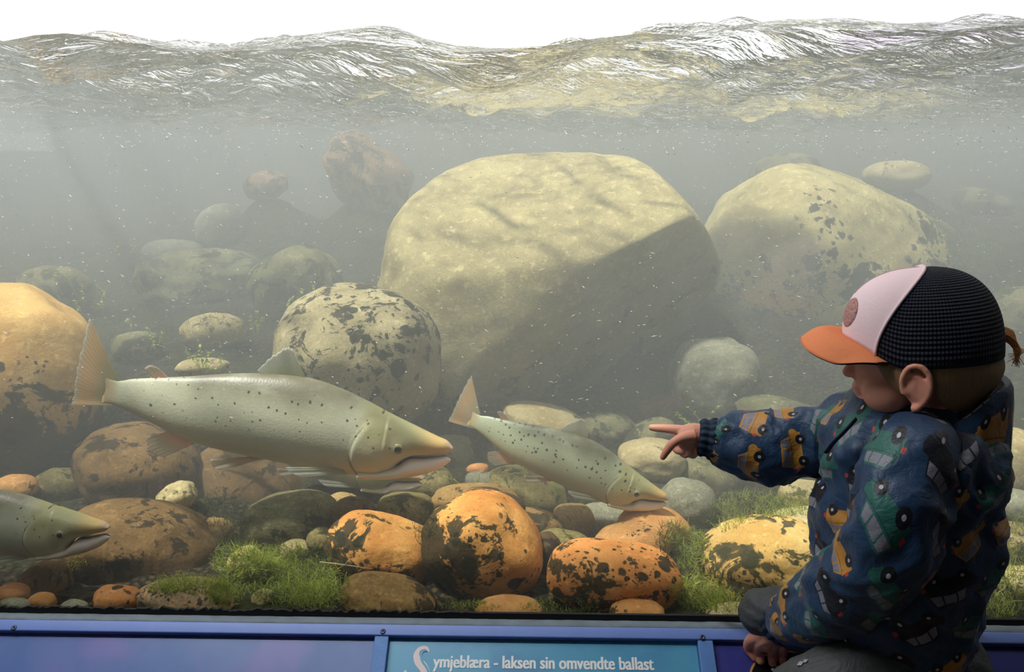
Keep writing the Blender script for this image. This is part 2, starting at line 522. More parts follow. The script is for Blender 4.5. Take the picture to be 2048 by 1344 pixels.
# front row
stone(968, 1094, 232, 214, 1.66, 'orange', 'large orange stone with black algae blotches, tallest in the front row', rot=-38, seed=41, thick=0.115, boxy=2.35, egg=-0.10)
stone(1092, 1105, 70, 80, 1.72, 'brown2', 'dark algae-covered cobble tucked against right side of the tall orange stone', seed=6)
stone(764, 1100, 214, 140, 1.66, 'orange', 'orange stone spotted black above the loose straw', rot=-14, seed=17, thick=0.09, egg=-0.05)
stone(1228, 1150, 264, 116, 1.56, 'orange2', 'long loaf-shaped orange stone with black specks near the window sill', rot=-3, seed=77, thick=0.085, boxy=2.7, rough=0.05)
stone(782, 1202, 190, 96, 1.50, 'brownlit', 'brown stone lying below the straw at the window sill', rot=-8, seed=12, thick=0.06)
stone(1018, 1222, 130, 56, 1.47, 'orangeP', 'small orange stone under the tallest orange one at the sill', seed=13, thick=0.04)
stone(1272, 1228, 112, 54, 1.46, 'orangeP', 'small tan stone under the loaf-shaped stone at the sill', seed=14, thick=0.04)
stone(1525, 1128, 254, 166, 1.66, 'buffspot', 'broad yellow stone with many dark spots beside the sitting child', rot=4, seed=15, thick=0.11, boxy=2.4)
stone(275, 1102, 318, 190, 1.74, 'brown', 'largest brown stone of the foreground, at the snout of the cropped salmon', rot=-10, seed=25, thick=0.13, egg=0.05)
stone(368, 1200, 200, 84, 1.475, 'half', 'grey and orange stone with algae on top at the window sill', rot=2, seed=26, thick=0.05, rough=0.14)
stone(236, 1200, 92, 52, 1.47, 'rust', 'small rust orange stone at the sill left of the grey and orange one', seed=27, thick=0.035)
stone(25, 1190, 66, 40, 1.49, 'rust', 'small rust stone in the bottom left corner of the window', seed=28, thick=0.03)
stone(84, 1204, 54, 36, 1.46, 'orangeP', 'tiny orange pebble by the sill, below the cropped salmon', seed=29, thick=0.02)
stone(28, 1212, 70, 28, 1.44, 'grey', 'flat grey pebble on the sill edge in the left corner', seed=30, thick=0.02)
stone(148, 1214, 52, 26, 1.445, 'grey', 'small grey pebble on the sill edge before the largest brown stone', seed=31, thick=0.02)
stone(92, 1165, 96, 84, 1.56, 'brown2', 'dark brown stone below the belly of the cropped salmon', seed=32)
# second row
stone(1310, 1055, 146, 78, 1.92, 'orangeP', 'smooth orange stone just below the smaller salmon snout', rot=-10, seed=33, thick=0.07)
stone(1262, 1088, 160, 76, 1.82, 'orangeP', 'pale orange stone lying behind the loaf-shaped stone', rot=3, seed=34, thick=0.07)
stone(1146, 1042, 82, 70, 2.0, 'tan', 'small tan egg-like stone beneath belly of the smaller salmon', seed=35)
stone(1216, 1040, 122, 58, 2.06, 'grey', 'flat grey slab beneath the head of the smaller salmon', seed=36, boxy=3.4, rough=0.14)
stone(1370, 1012, 116, 112, 2.08, 'grey', 'round speckled grey stone in front of the smaller salmon snout', rot=-20, seed=37, boxy=2.3)
stone(1302, 918, 136, 78, 2.4, 'buff', 'smooth buff stone behind the pointing fingers', seed=38)
stone(1415, 965, 116, 120, 2.42, 'dim', 'weedy grey rock below the pointing hand', seed=39, boxy=3, rough=0.2)
stone(950, 1014, 196, 84, 1.90, 'brownlit', 'flat grey brown stone directly behind the tallest orange stone', rot=-4, seed=40, thick=0.09)
stone(1052, 988, 166, 96, 2.15, 'olive', 'brown mossy stone under the smaller salmon middle', rot=-12, seed=42)
stone(812, 1022, 122, 70, 1.85, 'olive', 'mossy speckled stone between the two black-blotched orange stones', rot=-6, seed=43)
stone(708, 1034, 90, 78, 1.80, 'brown2', 'small dark stone behind the straw stone', seed=44)
stone(686, 1002, 56, 32, 1.95, 'tan', 'tiny tan stone just right of the fuzzy grey stone', seed=45)
stone(580, 1044, 196, 112, 1.80, 'greyf', 'oval grey stone with fuzzy green algae under the largest salmon', rot=10, seed=46, thick=0.085, boxy=2.5, rough=0.06)
stone(424, 1066, 74, 62, 1.80, 'tan', 'small lumpy tan stone touching the largest brown stone', seed=47, rough=0.2)
stone(354, 994, 84, 52, 1.9, 'pale', 'pale lumpy stone on top of the largest brown stone', rot=15, seed=48, rough=0.2)
stone(1130, 1098, 124, 70, 1.80, 'olive', 'dull olive stone between tallest orange and loaf-shaped stones', rot=-12, seed=49)
stone(1078, 1046, 100, 46, 1.95, 'brownlit', 'dull orange brown stone right of the tallest orange stone', rot=-16, seed=50)
stone(500, 1128, 84, 62, 1.62, 'pale', 'pale stone half sunk in green algae left of the straw', rot=-28, seed=51, rough=0.18)
stone(590, 1100, 64, 34, 1.70, 'pale', 'small pale stone in the algae below the fuzzy grey stone', seed=52, rough=0.18)
stone(526, 1196, 46, 30, 1.50, 'pale', 'tiny pale stone poking out of the green algae mat by the sill', seed=53, rough=0.15)
stone(640, 1088, 60, 66, 1.72, 'olive', 'olive stone against the left flank of the straw stone', seed=54)
stone(1470, 1224, 110, 30, 1.46, 'pale', 'pale flat stone at the sill beside the child knee', seed=55, thick=0.03)
stone(1605, 988, 96, 46, 2.0, 'pale', 'lumpy pale stone under the pointing sleeve', seed=56, rough=0.2)
stone(1612, 1046, 130, 60, 1.9, 'buff', 'smooth buff stone behind the broad spotted stone', seed=57)
stone(1660, 1090, 80, 90, 1.75, 'buff', 'buff stone half hidden by the jacket front', seed=58)
# third row, behind the salmon
stone(278, 938, 240, 172, 2.15, 'brown', 'brown boulder under the tail fin of the largest salmon', rot=-6, seed=61, thick=0.16)
stone(505, 980, 250, 160, 2.25, 'brown', 'wide brown boulder under belly of the largest salmon', rot=-14, seed=62, thick=0.15)
stone(118, 975, 96, 74, 2.1, 'olive', 'olive mossy stone above the cropped salmon back', seed=63)
stone(30, 975, 84, 50, 2.0, 'orangeP', 'orange stone peeping over the cropped salmon at the left edge', seed=64)
stone(866, 968, 86, 66, 2.15, 'olive', 'greyish stone right under the jaw of the largest salmon', seed=65)
stone(905, 915, 90, 90, 2.45, 'dim', 'grey stone beside the tail of the smaller salmon', seed=66)
stone(956, 938, 44, 22, 2.2, 'rust', 'tiny rust flake of stone above the grass blades', seed=67)
stone(960, 962, 62, 34, 2.15, 'grey', 'small grey stone between the grass blades', seed=68)
stone(1092, 846, 180, 62, 2.75, 'buff', 'flat buff stone behind the back of the smaller salmon', rot=-14, seed=69)
stone(1210, 862, 130, 70, 2.8, 'dim', 'dim weedy stone right of the smaller salmon dorsal fin', seed=70)
stone(1290, 880, 130, 70, 2.75, 'dim', 'dim weedy rock behind the pointing index finger', rot=20, seed=71)
stone(1565, 835, 190, 76, 2.7, 'dim', 'low weedy rock just above the pointing sleeve', rot=-12, seed=72)
stone(274, 694, 96, 62, 2.9, 'dim', 'small weedy stone behind the upper tail lobe of the largest salmon', seed=73)
stone(425, 662, 120, 70, 2.95, 'pale', 'pale hazy stone left of the mottled boulder', rot=12, seed=74)
#stone(344, 738, 60, 26, 2.5, 'brown2', 'small brown stone touching the back of the largest salmon', seed=75)
stone(405, 735, 100, 36, 2.6, 'pale', 'flat pale stone beneath the leafy water plant', seed=76)
# far, in the haze
stone(110, 588, 140, 110, 3.4, 'dim', 'hazy grey boulder peeping over the amber boulder', seed=81, name='boulder', cat='boulder')
stone(440, 456, 96, 86, 4.5, 'grey', 'small upright stone standing alone in the far haze', rot=35, seed=82)
stone(348, 505, 118, 52, 4.35, 'grey', 'low hazy stone beside the lone upright stone', seed=83)
stone(405, 560, 250, 110, 3.9, 'dim', 'rough weedy ledge below the lone upright stone', seed=84, rough=0.2, name='rock_ledge', cat='rock')
stone(590, 575, 180, 150, 3.5, 'dim', 'broken hazy rock left of the giant boulder', rot=20, seed=85, rough=0.2, name='rock', cat='rock')
stone(735, 352, 190, 120, 4.6, 'redrock', 'reddish rock in the haze left of the giant boulder top', rot=-30, seed=86, rough=0.22, name='rock', cat='rock')
stone(530, 372, 90, 56, 4.7, 'redrock', 'smaller reddish rock left of the other in the far haze', rot=15, seed=87, rough=0.2, name='rock', cat='rock')
stone(1792, 352, 130, 62, 4.6, 'buff', 'pale hazy boulder far behind, above the cap', seed=88, name='boulder', cat='boulder')
stone(1572, 350, 140, 90, 4.8, 'dim', 'very faint rock in the far haze behind the spotted boulder', seed=89, name='rock', cat='rock')
stone(1716, 390, 76, 28, 4.3, 'dim', 'small flat hazy stone between the spotted boulder and the pale far boulder', seed=90)
stone(1850, 470, 120, 70, 4.2, 'dim', 'hazy weedy rock right of the spotted boulder', rot=-20, seed=91, name='rock', cat='rock')
stone(1965, 410, 120, 60, 4.8, 'dim', 'faint weedy rock far back at the right edge', rot=-20, seed=92, name='rock', cat='rock')
stone(2010, 930, 140, 150, 2.3, 'buff', 'buff boulder showing behind the back of the jacket', seed=93, name='boulder', cat='boulder')
stone(2026, 1012, 110, 64, 2.05, 'grey', 'greyish stone behind the jacket back, lower than the buff boulder', seed=94)
stone(2030, 1085, 90, 76, 1.85, 'pale', 'pale stone in the algae behind the child back', seed=95)
stone(2040, 1165, 90, 60, 1.62, 'pale', 'pale stone in algae at the right edge close to the sill', seed=96)
stone(2035, 640, 150, 130, 3.4, 'dim', 'weedy hazy rock behind the tuft of hair', seed=97, name='rock', cat='rock')

# ------------------------------------------------------------ riverbed under the stones
SX = np.array([s[0] for s in STONES]); SY = np.array([s[1] for s in STONES]); SZ = np.array([s[2] for s in STONES]); SR = np.array([s[3] for s in STONES])
def bed_z(x, y):
    x = np.asarray(x, float); y = np.asarray(y, float)
    base = SILL_Z + 0.0 + 0.13 * (y - 1.4) + 0.05 * np.clip(x, -2, 3)
    base = np.minimum(base, 1.15)
    d2 = (x[..., None] - SX) ** 2 + (y[..., None] - SY) ** 2
    wgt = 1.0 / (d2 + 0.004) ** 1.5
    w0 = 1.0 / 0.30 ** 3
    z = ((wgt * SZ).sum(-1) + w0 * base) / (wgt.sum(-1) + w0)
    front = np.exp(-np.clip(y - 1.37, 0, None) / 0.07)
    z = z * (1 - front) + np.minimum(z, SILL_Z - 0.025) * front
    bank = sstep(6.2, 9.2, y) * 1.6 + sstep(3.6, 5.8, np.abs(x)) * 1.4
    return np.minimum(z + bank, 1.72 + 0.05 * np.sin(x * 2.1))
bx = np.concatenate([np.linspace(-6.4, -2.2, 40)[:-1], np.linspace(-2.2, 2.2, 240), np.linspace(2.2, 6.4, 40)[1:]])
by = 1.373 + (9.55 - 1.373) * np.linspace(0, 1, 200) ** 2.0
BX, BY = np.meshgrid(bx, by)
BZ = bed_z(BX, BY)
for j in range(BZ.shape[0]):
    for i in range(BZ.shape[1]):
        BZ[j, i] += 0.016 * mnoise.noise(Vector((BX[j, i] * 9, BY[j, i] * 9, 0))) + 0.008 * mnoise.noise(Vector((BX[j, i] * 26, BY[j, i] * 26, 4)))
V = np.stack([BX, BY, BZ], -1).reshape(-1, 3)
nx, ny = len(bx), len(by)
F = [(j * nx + i, j * nx + i + 1, (j + 1) * nx + i + 1, (j + 1) * nx + i) for j in range(ny - 1) for i in range(nx - 1)]
t = NT('riverbed_gravel')
co = t.n('NewGeometry').outputs['Position']
v1 = t.voro(co, 55.0)
peb = t.n('SeparateXYZ', Vector=v1.outputs['Color']).outputs[0]
col = t.mix(peb, srgb(58, 50, 34), srgb(92, 78, 50))
col = t.mix(t.ramp(v1.outputs[0], 0.25, 0.55), col, srgb(34, 32, 22))
col = t.mix(t.ramp(t.noise(co, 3.5, 5, 0.65, 0.5), 0.42, 0.60), col, srgb(54, 60, 30))
col = t.mix(t.ramp(t.noise(t.vmath('ADD', co, (9, 2, 7)), 5.5, 5, 0.65, 0.5), 0.52, 0.66), col, srgb(38, 36, 26))
t.principled(Base_Color=col, Roughness=0.9, Specular_IOR_Level=0.15, Normal=t.bump(t.math('SUBTRACT', t.noise(co, 40, 4), v1.outputs[0]), 0.8, 0.02))
o = link('riverbed', mesh('riverbed', V, F), t.m)
o['kind'] = 'structure'
# ------------------------------------------------------------ sill, rail and sloped sign console below the pane
def PZ(px, py, Z):
    d = CAMR @ Vector(((px - IW / 2) / FPX, (IH / 2 - py) / FPX, -1.0))
    return EYE + d * ((Z - EYE.z) / d.z)
SLOPE = math.radians(37)
ZB = P(1024, 1240, 1.344).z
O_TOP = PZ(1024, 1251, ZB)
DN = Vector((0, -math.cos(SLOPE), -math.sin(SLOPE)))
NRM = Vector((0, -math.sin(SLOPE), math.cos(SLOPE)))
def PS(px, py, off=0.0):
    """point of the sloped console plane (moved by off along its normal) seen at a pixel"""
    d = CAMR @ Vector(((px - IW / 2) / FPX, (IH / 2 - py) / FPX, -1.0))
    q = Vector((0, O_TOP.y, O_TOP.z)) + NRM * off
    return EYE + d * ((q - EYE).dot(NRM) / d.dot(NRM))
SM_ = Matrix(((1, 0, 0, 0), (0, -DN.y, NRM.y, 0), (0, -DN.z, NRM.z, 0), (0, 0, 0, 1)))   # console axes: x, up-slope, normal
SM_.translation = Vector((0, O_TOP.y, O_TOP.z))
SMI = SM_.inverted()
def sxy(px, py, off=0.0):
    q = SMI @ PS(px, py, off)
    return q.x, q.y
RAIL_T = 0.014
M_black = plain('black_rubber', srgb(14, 14, 16), 0.7, 0.3, 0.3, 60)
M_seal = plain('grey_sealant', srgb(88, 98, 106), 0.6, 0.3, 0.35, 40, 0.3)
M_rail = plain('blue_painted_wood', srgb(98, 122, 184), 0.45, 0.4, 0.10, 25, 0.15)
M_batten = plain('light_blue_painted_wood', srgb(88, 130, 190), 0.5, 0.4, 0.14, 60, 0.3)
M_board = plain('dark_blue_board', srgb(30, 38, 84), 0.6, 0.3, 0.1, 20)
M_screw = plain('dull_screw', srgb(70, 76, 96), 0.4, 0.5, 0.2, 200, metal=0.7)

# torn black gasket along the bottom of the glass
r = random.Random(4)
top, N = [], 900
xs_ = np.linspace(X0, X1, N)
zt = P(1024, 1226, 1.345).z
for i, x in enumerate(xs_):
    rag = float(1 - sstep(-0.25, -0.02, x))
    top.append(zt + rag * (0.0035 * mnoise.noise(Vector((x * 75, 0, 0))) + 0.004 * mnoise.noise(Vector((x * 230, 3, 0))) + 0.0025 * r.uniform(-1, 1)))
vs, fs = [], []
for yy in (1.3435, 1.3490):
    for i, x in enumerate(xs_):
        vs += [(x, yy, ZB - 0.01), (x, yy, top[i])]
for i in range(N - 1):
    a, b = 2 * i, 2 * N + 2 * i
    fs += [(a, a + 2, a + 3, a + 1), (b, b + 1, b + 3, b + 2), (a + 1, a + 3, b + 3, b + 1), (a, b, b + 2, a + 2)]
o = link('trim_1', mesh('trim_1', vs, fs, False), M_black); o['kind'] = 'structure'
# grey sealant ledge
vs, fs = [], []
N = 300
for i, x in enumerate(np.linspace(X0, X1, N)):
    w = 0.0016 * mnoise.noise(Vector((x * 30, 9, 0))) + 0.001 * mnoise.noise(Vector((x * 90, 2, 0)))
    for (y, z) in ((1.3485, ZB + 0.002), (1.338, ZB + 0.0015 + w), (O_TOP.y + 0.004 + w, ZB + w), (O_TOP.y + 0.0005 + 0.5 * w, ZB - 0.0035), (O_TOP.y + 0.004, ZB - 0.03), (1.3485, ZB - 0.03)):
        vs.append((x, y, z))
for i in range(N - 1):
    for k in range(6):
        k2 = (k + 1) % 6
        fs.append((i * 6 + k, i * 6 + k2, (i + 1) * 6 + k2, (i + 1) * 6 + k))
o = link('trim_2', mesh('trim_2', vs, fs), M_seal); o['kind'] = 'structure'
# console board under the signs
y_r = sxy(1024, 1274)[1]
CON_L = 0.30
o = MB().box(X0, X1, -CON_L, -0.001, -RAIL_T - 0.030, -RAIL_T - 0.006, SM_).build('trim_3', M_board, None, False); o['kind'] = 'structure'
fb = SM_ @ Vector((0, -CON_L, -RAIL_T - 0.03))
o = MB().box(X0, X1, fb.y + 0.012, fb.y + 0.03, 0.0, fb.z + 0.008).build('trim_4', M_board, None, False); o['kind'] = 'structure'
# rail with screws
rail = empty('rail', SM_ @ Vector((0, y_r / 2, 0)))
tag(rail, 'long blue painted wooden rail running under the black window gasket', 'rail')
RI = Matrix.Translation(-rail.location)
o = MB().box(X0, X1, y_r, -0.0005, -RAIL_T - 0.006, 0.0, RI @ SM_).build('bar', M_rail, rail, False)
bevel(o, 0.002, 2)
for (sx, sy) in ((28, 1256), (766, 1263), (1405, 1275), (-500, 1245), (2250, 1285)):
    x, y = sxy(sx, sy)
    b = MB()
    b.rings([[RI @ (SM_ @ Vector((x + rr * math.cos(k * math.pi / 7), y + rr * math.sin(k * math.pi / 7), zz))) for k in range(14)] for rr, zz in ((0.0052, -0.002), (0.0052, 0.0006), (0.0040, 0.0016), (0.0022, 0.0016), (0.0016, 0.0004))])
    b.build('screw', M_screw, rail)
# battens between the signs
y_b = -CON_L + 0.002
def batten(pxa, pxb, label):
    xa, xb = sxy(pxa, 1285, -0.002)[0], sxy(pxb, 1285, -0.002)[0]
    o = MB().box(xa, xb, y_b, y_r - 0.0005, -RAIL_T - 0.006, -0.002, SM_).build('batten', M_batten, None, False)
    bevel(o, 0.0012, 2)
    tag(o, label, 'batten')
    return xa, xb
b1 = batten(748, 776, 'light blue wooden batten left of the lettered teal sign')
b2 = batten(1396, 1426, 'light blue wooden batten between the lettered teal sign and the child')
# signs
def sign_mat(name, a, b, c):
    t = NT(name)
    co = t.n('NewGeometry').outputs['Position']
    n1 = t.ramp(t.noise(co, 5.0, 3, 0.5), 0.35, 0.65)
    n2 = t.ramp(t.noise(t.vmath('ADD', co, (4, 1, 2)), 9.0, 3, 0.5), 0.45, 0.7)
    col = t.mix(n2, t.mix(n1, a, b), c)
    t.principled(Base_Color=col, Roughness=0.35, Specular_IOR_Level=0.4, Coat_Weight=0.2, Coat_Roughness=0.15)
    return t.m
M_s1 = sign_mat('cloud_blue_print', srgb(72, 104, 160), srgb(96, 116, 168), srgb(112, 112, 170))
M_s2 = sign_mat('teal_print', srgb(78, 148, 182), srgb(88, 160, 192), srgb(78, 138, 180))
M_s3 = sign_mat('violet_print', srgb(52, 56, 132), srgb(64, 64, 142), srgb(46, 48, 112))
M_white = plain('white_lettering', srgb(236, 236, 232), 0.5, 0.3, 0.02)
M_pinkw = plain('pinkish_white_lettering', srgb(232, 214, 212), 0.5, 0.3, 0.02)
M_ink = plain('dark_print', srgb(16, 16, 24), 0.4, 0.3, 0.05)
M_gold = plain('golden_print', srgb(206, 150, 80), 0.4, 0.3, 0.05)
ZS = -RAIL_T
def sign(xa, xb, mat, label):
    root = empty('information_sign', SM_ @ Vector(((xa + xb) / 2, y_b / 2, ZS)))
    tag(root, label, 'sign', 'signs on the sloped console')
    RM = Matrix.Translation(-root.location) @ SM_
    MB().box(xa + .001, xb - .001, y_b, y_r - 0.0005, ZS - 0.006, ZS, RM).build('panel', mat, root, False)
    return root, RM
g1 = sign(X0 + 0.02, b1[0], M_s1, 'plain cloudy blue sign panel left of both light blue battens')
g2 = sign(b1[1], b2[0], M_s2, 'teal sign with white lettering and a large ornamental initial')
g3 = sign(b2[1], X1 - 0.02, M_s3, 'violet blue sign with dark oval emblem under the child hand')
def flat(mb, pts, RM, z0, z1):
    """extruded convex-fan-free polygon given as ribbon pairs"""
    b = len(mb.v)
    n = len(pts)
    for z in (z0, z1):
        for (l, r_) in pts:
            mb.v.append(tuple(RM @ Vector((l[0], l[1], z)))); mb.v.append(tuple(RM @ Vector((r_[0], r_[1], z))))
    for i in range(n - 1):
        a, c = b + 2 * i, b + 2 * n + 2 * i
        mb.f += [(a, a + 1, a + 3, a + 2), (c, c + 2, c + 3, c + 1), (a, a + 2, c + 2, c), (a + 1, c + 1, c + 3, a + 3)]
    e = b + 2 * (n - 1); g = b + 2 * n + 2 * (n - 1)
    mb.f += [(b, b + 2 * n, b + 2 * n + 1, b + 1), (e, e + 1, g + 1, g)]
def ribbon(path, widths):
    p = np.array(path); out = []
    for i in range(len(p)):
        d = p[min(i + 1, len(p) - 1)] - p[max(i - 1, 0)]
        d = d / (np.linalg.norm(d) + 1e-9)
        nn = np.array([-d[1], d[0]]) * widths[i] / 2
        out.append((p[i] + nn, p[i] - nn))
    return out
def lettering(text, pxa, pxb, pya, pyb, root, RM, mat, name, weight=0.012):
    cu = bpy.data.curves.new('text', 'FONT')
    cu.body = text
    cu.offset = 0.010
    cu.resolution_u = 4
    ob = bpy.data.objects.new('text', cu)
    COL.objects.link(ob)
    dg = bpy.context.evaluated_depsgraph_get()
    me = bpy.data.meshes.new_from_object(ob.evaluated_get(dg))
    bpy.data.objects.remove(ob)
    v = np.array([q.co for q in me.vertices])
    a = np.array(sxy(pxa, pya, ZS)); b = np.array(sxy(pxb, pyb, ZS))
    x0, x1 = v[:, 0].min(), v[:, 0].max()
    sx = np.linalg.norm(b - a) / (x1 - x0)
    ang = math.atan2(b[1] - a[1], b[0] - a[0])
    return me, v, a, sx, ang, x0
def put_text(text, pxa, pxb, pya, pyb, asc_px, root, RM, mat, name, weight=0.012):
    me, v, a, sx, ang, x0 = lettering(text, pxa, pxb, pya, pyb, root, RM, mat, name, weight)
    hm = asc_px * px_m(PS(pxa, pya)) / 0.93
    sy = hm / 0.73
    polys = [tuple(p.vertices) for p in me.polygons]
    nv = len(v); vs, fs = [], []
    bold = (-0.5, 0.0, 0.5) if weight > 0 else (0.0,)
    for c, k in enumerate(bold):
        for i in range(nv):
            lx, ly = (v[i, 0] - x0 + k * weight) * sx, v[i, 1] * sy
            vs.append(RM @ Vector((a[0] + lx * math.cos(ang) - ly * math.sin(ang), a[1] + lx * math.sin(ang) + ly * math.cos(ang), ZS + 0.0006 + 0.0001 * c)))
        fs += [tuple(q + c * nv for q in f) for f in polys]
    me = mesh(name, vs, fs, False)
    me.name = name
    me.materials.clear()
    return link(name, me, mat, root)
put_text('ymjebl\u00e6ra - laksen sin omvendte ballast', 866, 1308, 1335, 1340, 24, g2[0], g2[1], M_white, 'lettering', 0.055)
# ornamental initial
cen = spline([sxy(*q, ZS) for q in ((858, 1304), (852, 1296), (840, 1298), (833, 1309), (836, 1322), (846, 1334), (851, 1346), (846, 1360), (832, 1366), (818, 1358), (806, 1345))], 50)
wd = np.interp(np.linspace(0, 1, 50), [0, .08, .25, .45, .62, .8, .93, 1], [.003, .006, .008, .016, .016, .008, .006, .014])
mbS = MB(); flat(mbS, ribbon(cen, wd), g2[1], ZS + 0.0001, ZS + 0.0008); mbS.build('initial_letter', M_pinkw, g2[0], False)
cen = spline([sxy(*q, ZS) for q in ((855, 1302), (846, 1303), (842, 1313), (846, 1325), (855, 1338), (858, 1352))], 24)
mbS = MB(); flat(mbS, ribbon(cen, np.interp(np.linspace(0, 1, 24), [0, .5, 1], [.002, .004, .004])), g2[1], ZS + 0.0009, ZS + 0.0014); mbS.build('initial_shading', M_s2, g2[0], False)
# emblem on the right sign
a = np.array(sxy(1497, 1345, ZS)); b = np.array(sxy(1660, 1345, ZS))
cx, cy, rx, ry = (a[0] + b[0]) / 2, a[1] - 0.012, (b[0] - a[0]) / 2, 0.052
def oval(k, z, name, mat):
    ring = lambda zz: [g3[1] @ Vector((cx + rx * k * math.cos(q), cy + (ry - rx * (1 - k)) * math.sin(q), zz)) for q in np.linspace(0, 2 * math.pi, 65)[:-1]]
    MB().rings([ring(z - 0.0006), ring(z)]).build(name, mat, g3[0], False)
oval(1.0, ZS + 0.0005, 'emblem_border', M_gold)
oval(0.95, ZS + 0.0010, 'emblem', M_ink)
put_text('ansa', 1543, 1622, 1342, 1344, 16, g3[0], Matrix.Translation((0, 0, 0)) @ g3[1] @ Matrix.Translation((0, 0, 0.0008)), M_white, 'lettering', 0.04)
M_bench = plain('bench_wood', srgb(96, 74, 52), 0.6, 0.3, 0.2, 14)
# ------------------------------------------------------------ salmon
F_TOP = [(-.03, .040), (-.005, .036), (.02, .038), (.05, .050), (.10, .064), (.219, .092), (.32, .116), (.423, .134), (.549, .143), (.65, .126), (.732, .101), (.829, .066), (.90, .044), (.955, .028), (.985, .019), (1.0, .006)]
F_BOT = [(-.03, -.040), (-.005, -.036), (.02, -.038), (.05, -.044), (.142, -.071), (.255, -.104), (.36, -.116), (.469, -.122), (.56, -.126), (.712, -.128), (.79, -.120), (.83, -.098), (.845, -.074), (.871, -.047), (.923, -.031), (.96, -.020), (.99, -.010), (1.0, -.002)]
J_TOP = [(.74, -.088), (.83, -.078), (.845, -.074), (.871, -.050), (.923, -.036), (.96, -.026), (.99, -.021), (1.0, -.027)]
J_BOT = [(.74, -.124), (.80, -.119), (.83, -.115), (.90, -.099), (.932, -.086), (.96, -.070), (.99, -.046), (1.0, -.033)]
F_W = [(-.03, .0012), (-.005, .005), (.03, .013), (.10, .022), (.25, .048), (.42, .072), (.58, .083), (.70, .080), (.78, .073), (.86, .058), (.93, .038), (.975, .025), (1.0, .010)]
def lerp_tab(tab, x):
    a = np.array(tab)
    m = len(a)
    # smooth monotone-ish interpolation
    i = np.clip(np.searchsorted(a[:, 0], x) - 1, 0, m - 2)
    t = np.clip((x - a[i, 0]) / (a[i + 1, 0] - a[i, 0]), 0, 1)
    d = np.gradient(a[:, 1], a[:, 0])
    h = a[i + 1, 0] - a[i, 0]
    t2, t3 = t * t, t * t * t
    return (2 * t3 - 3 * t2 + 1) * a[i, 1] + (t3 - 2 * t2 + t) * h * d[i] + (-2 * t3 + 3 * t2) * a[i + 1, 1] + (t3 - t2) * h * d[i + 1]

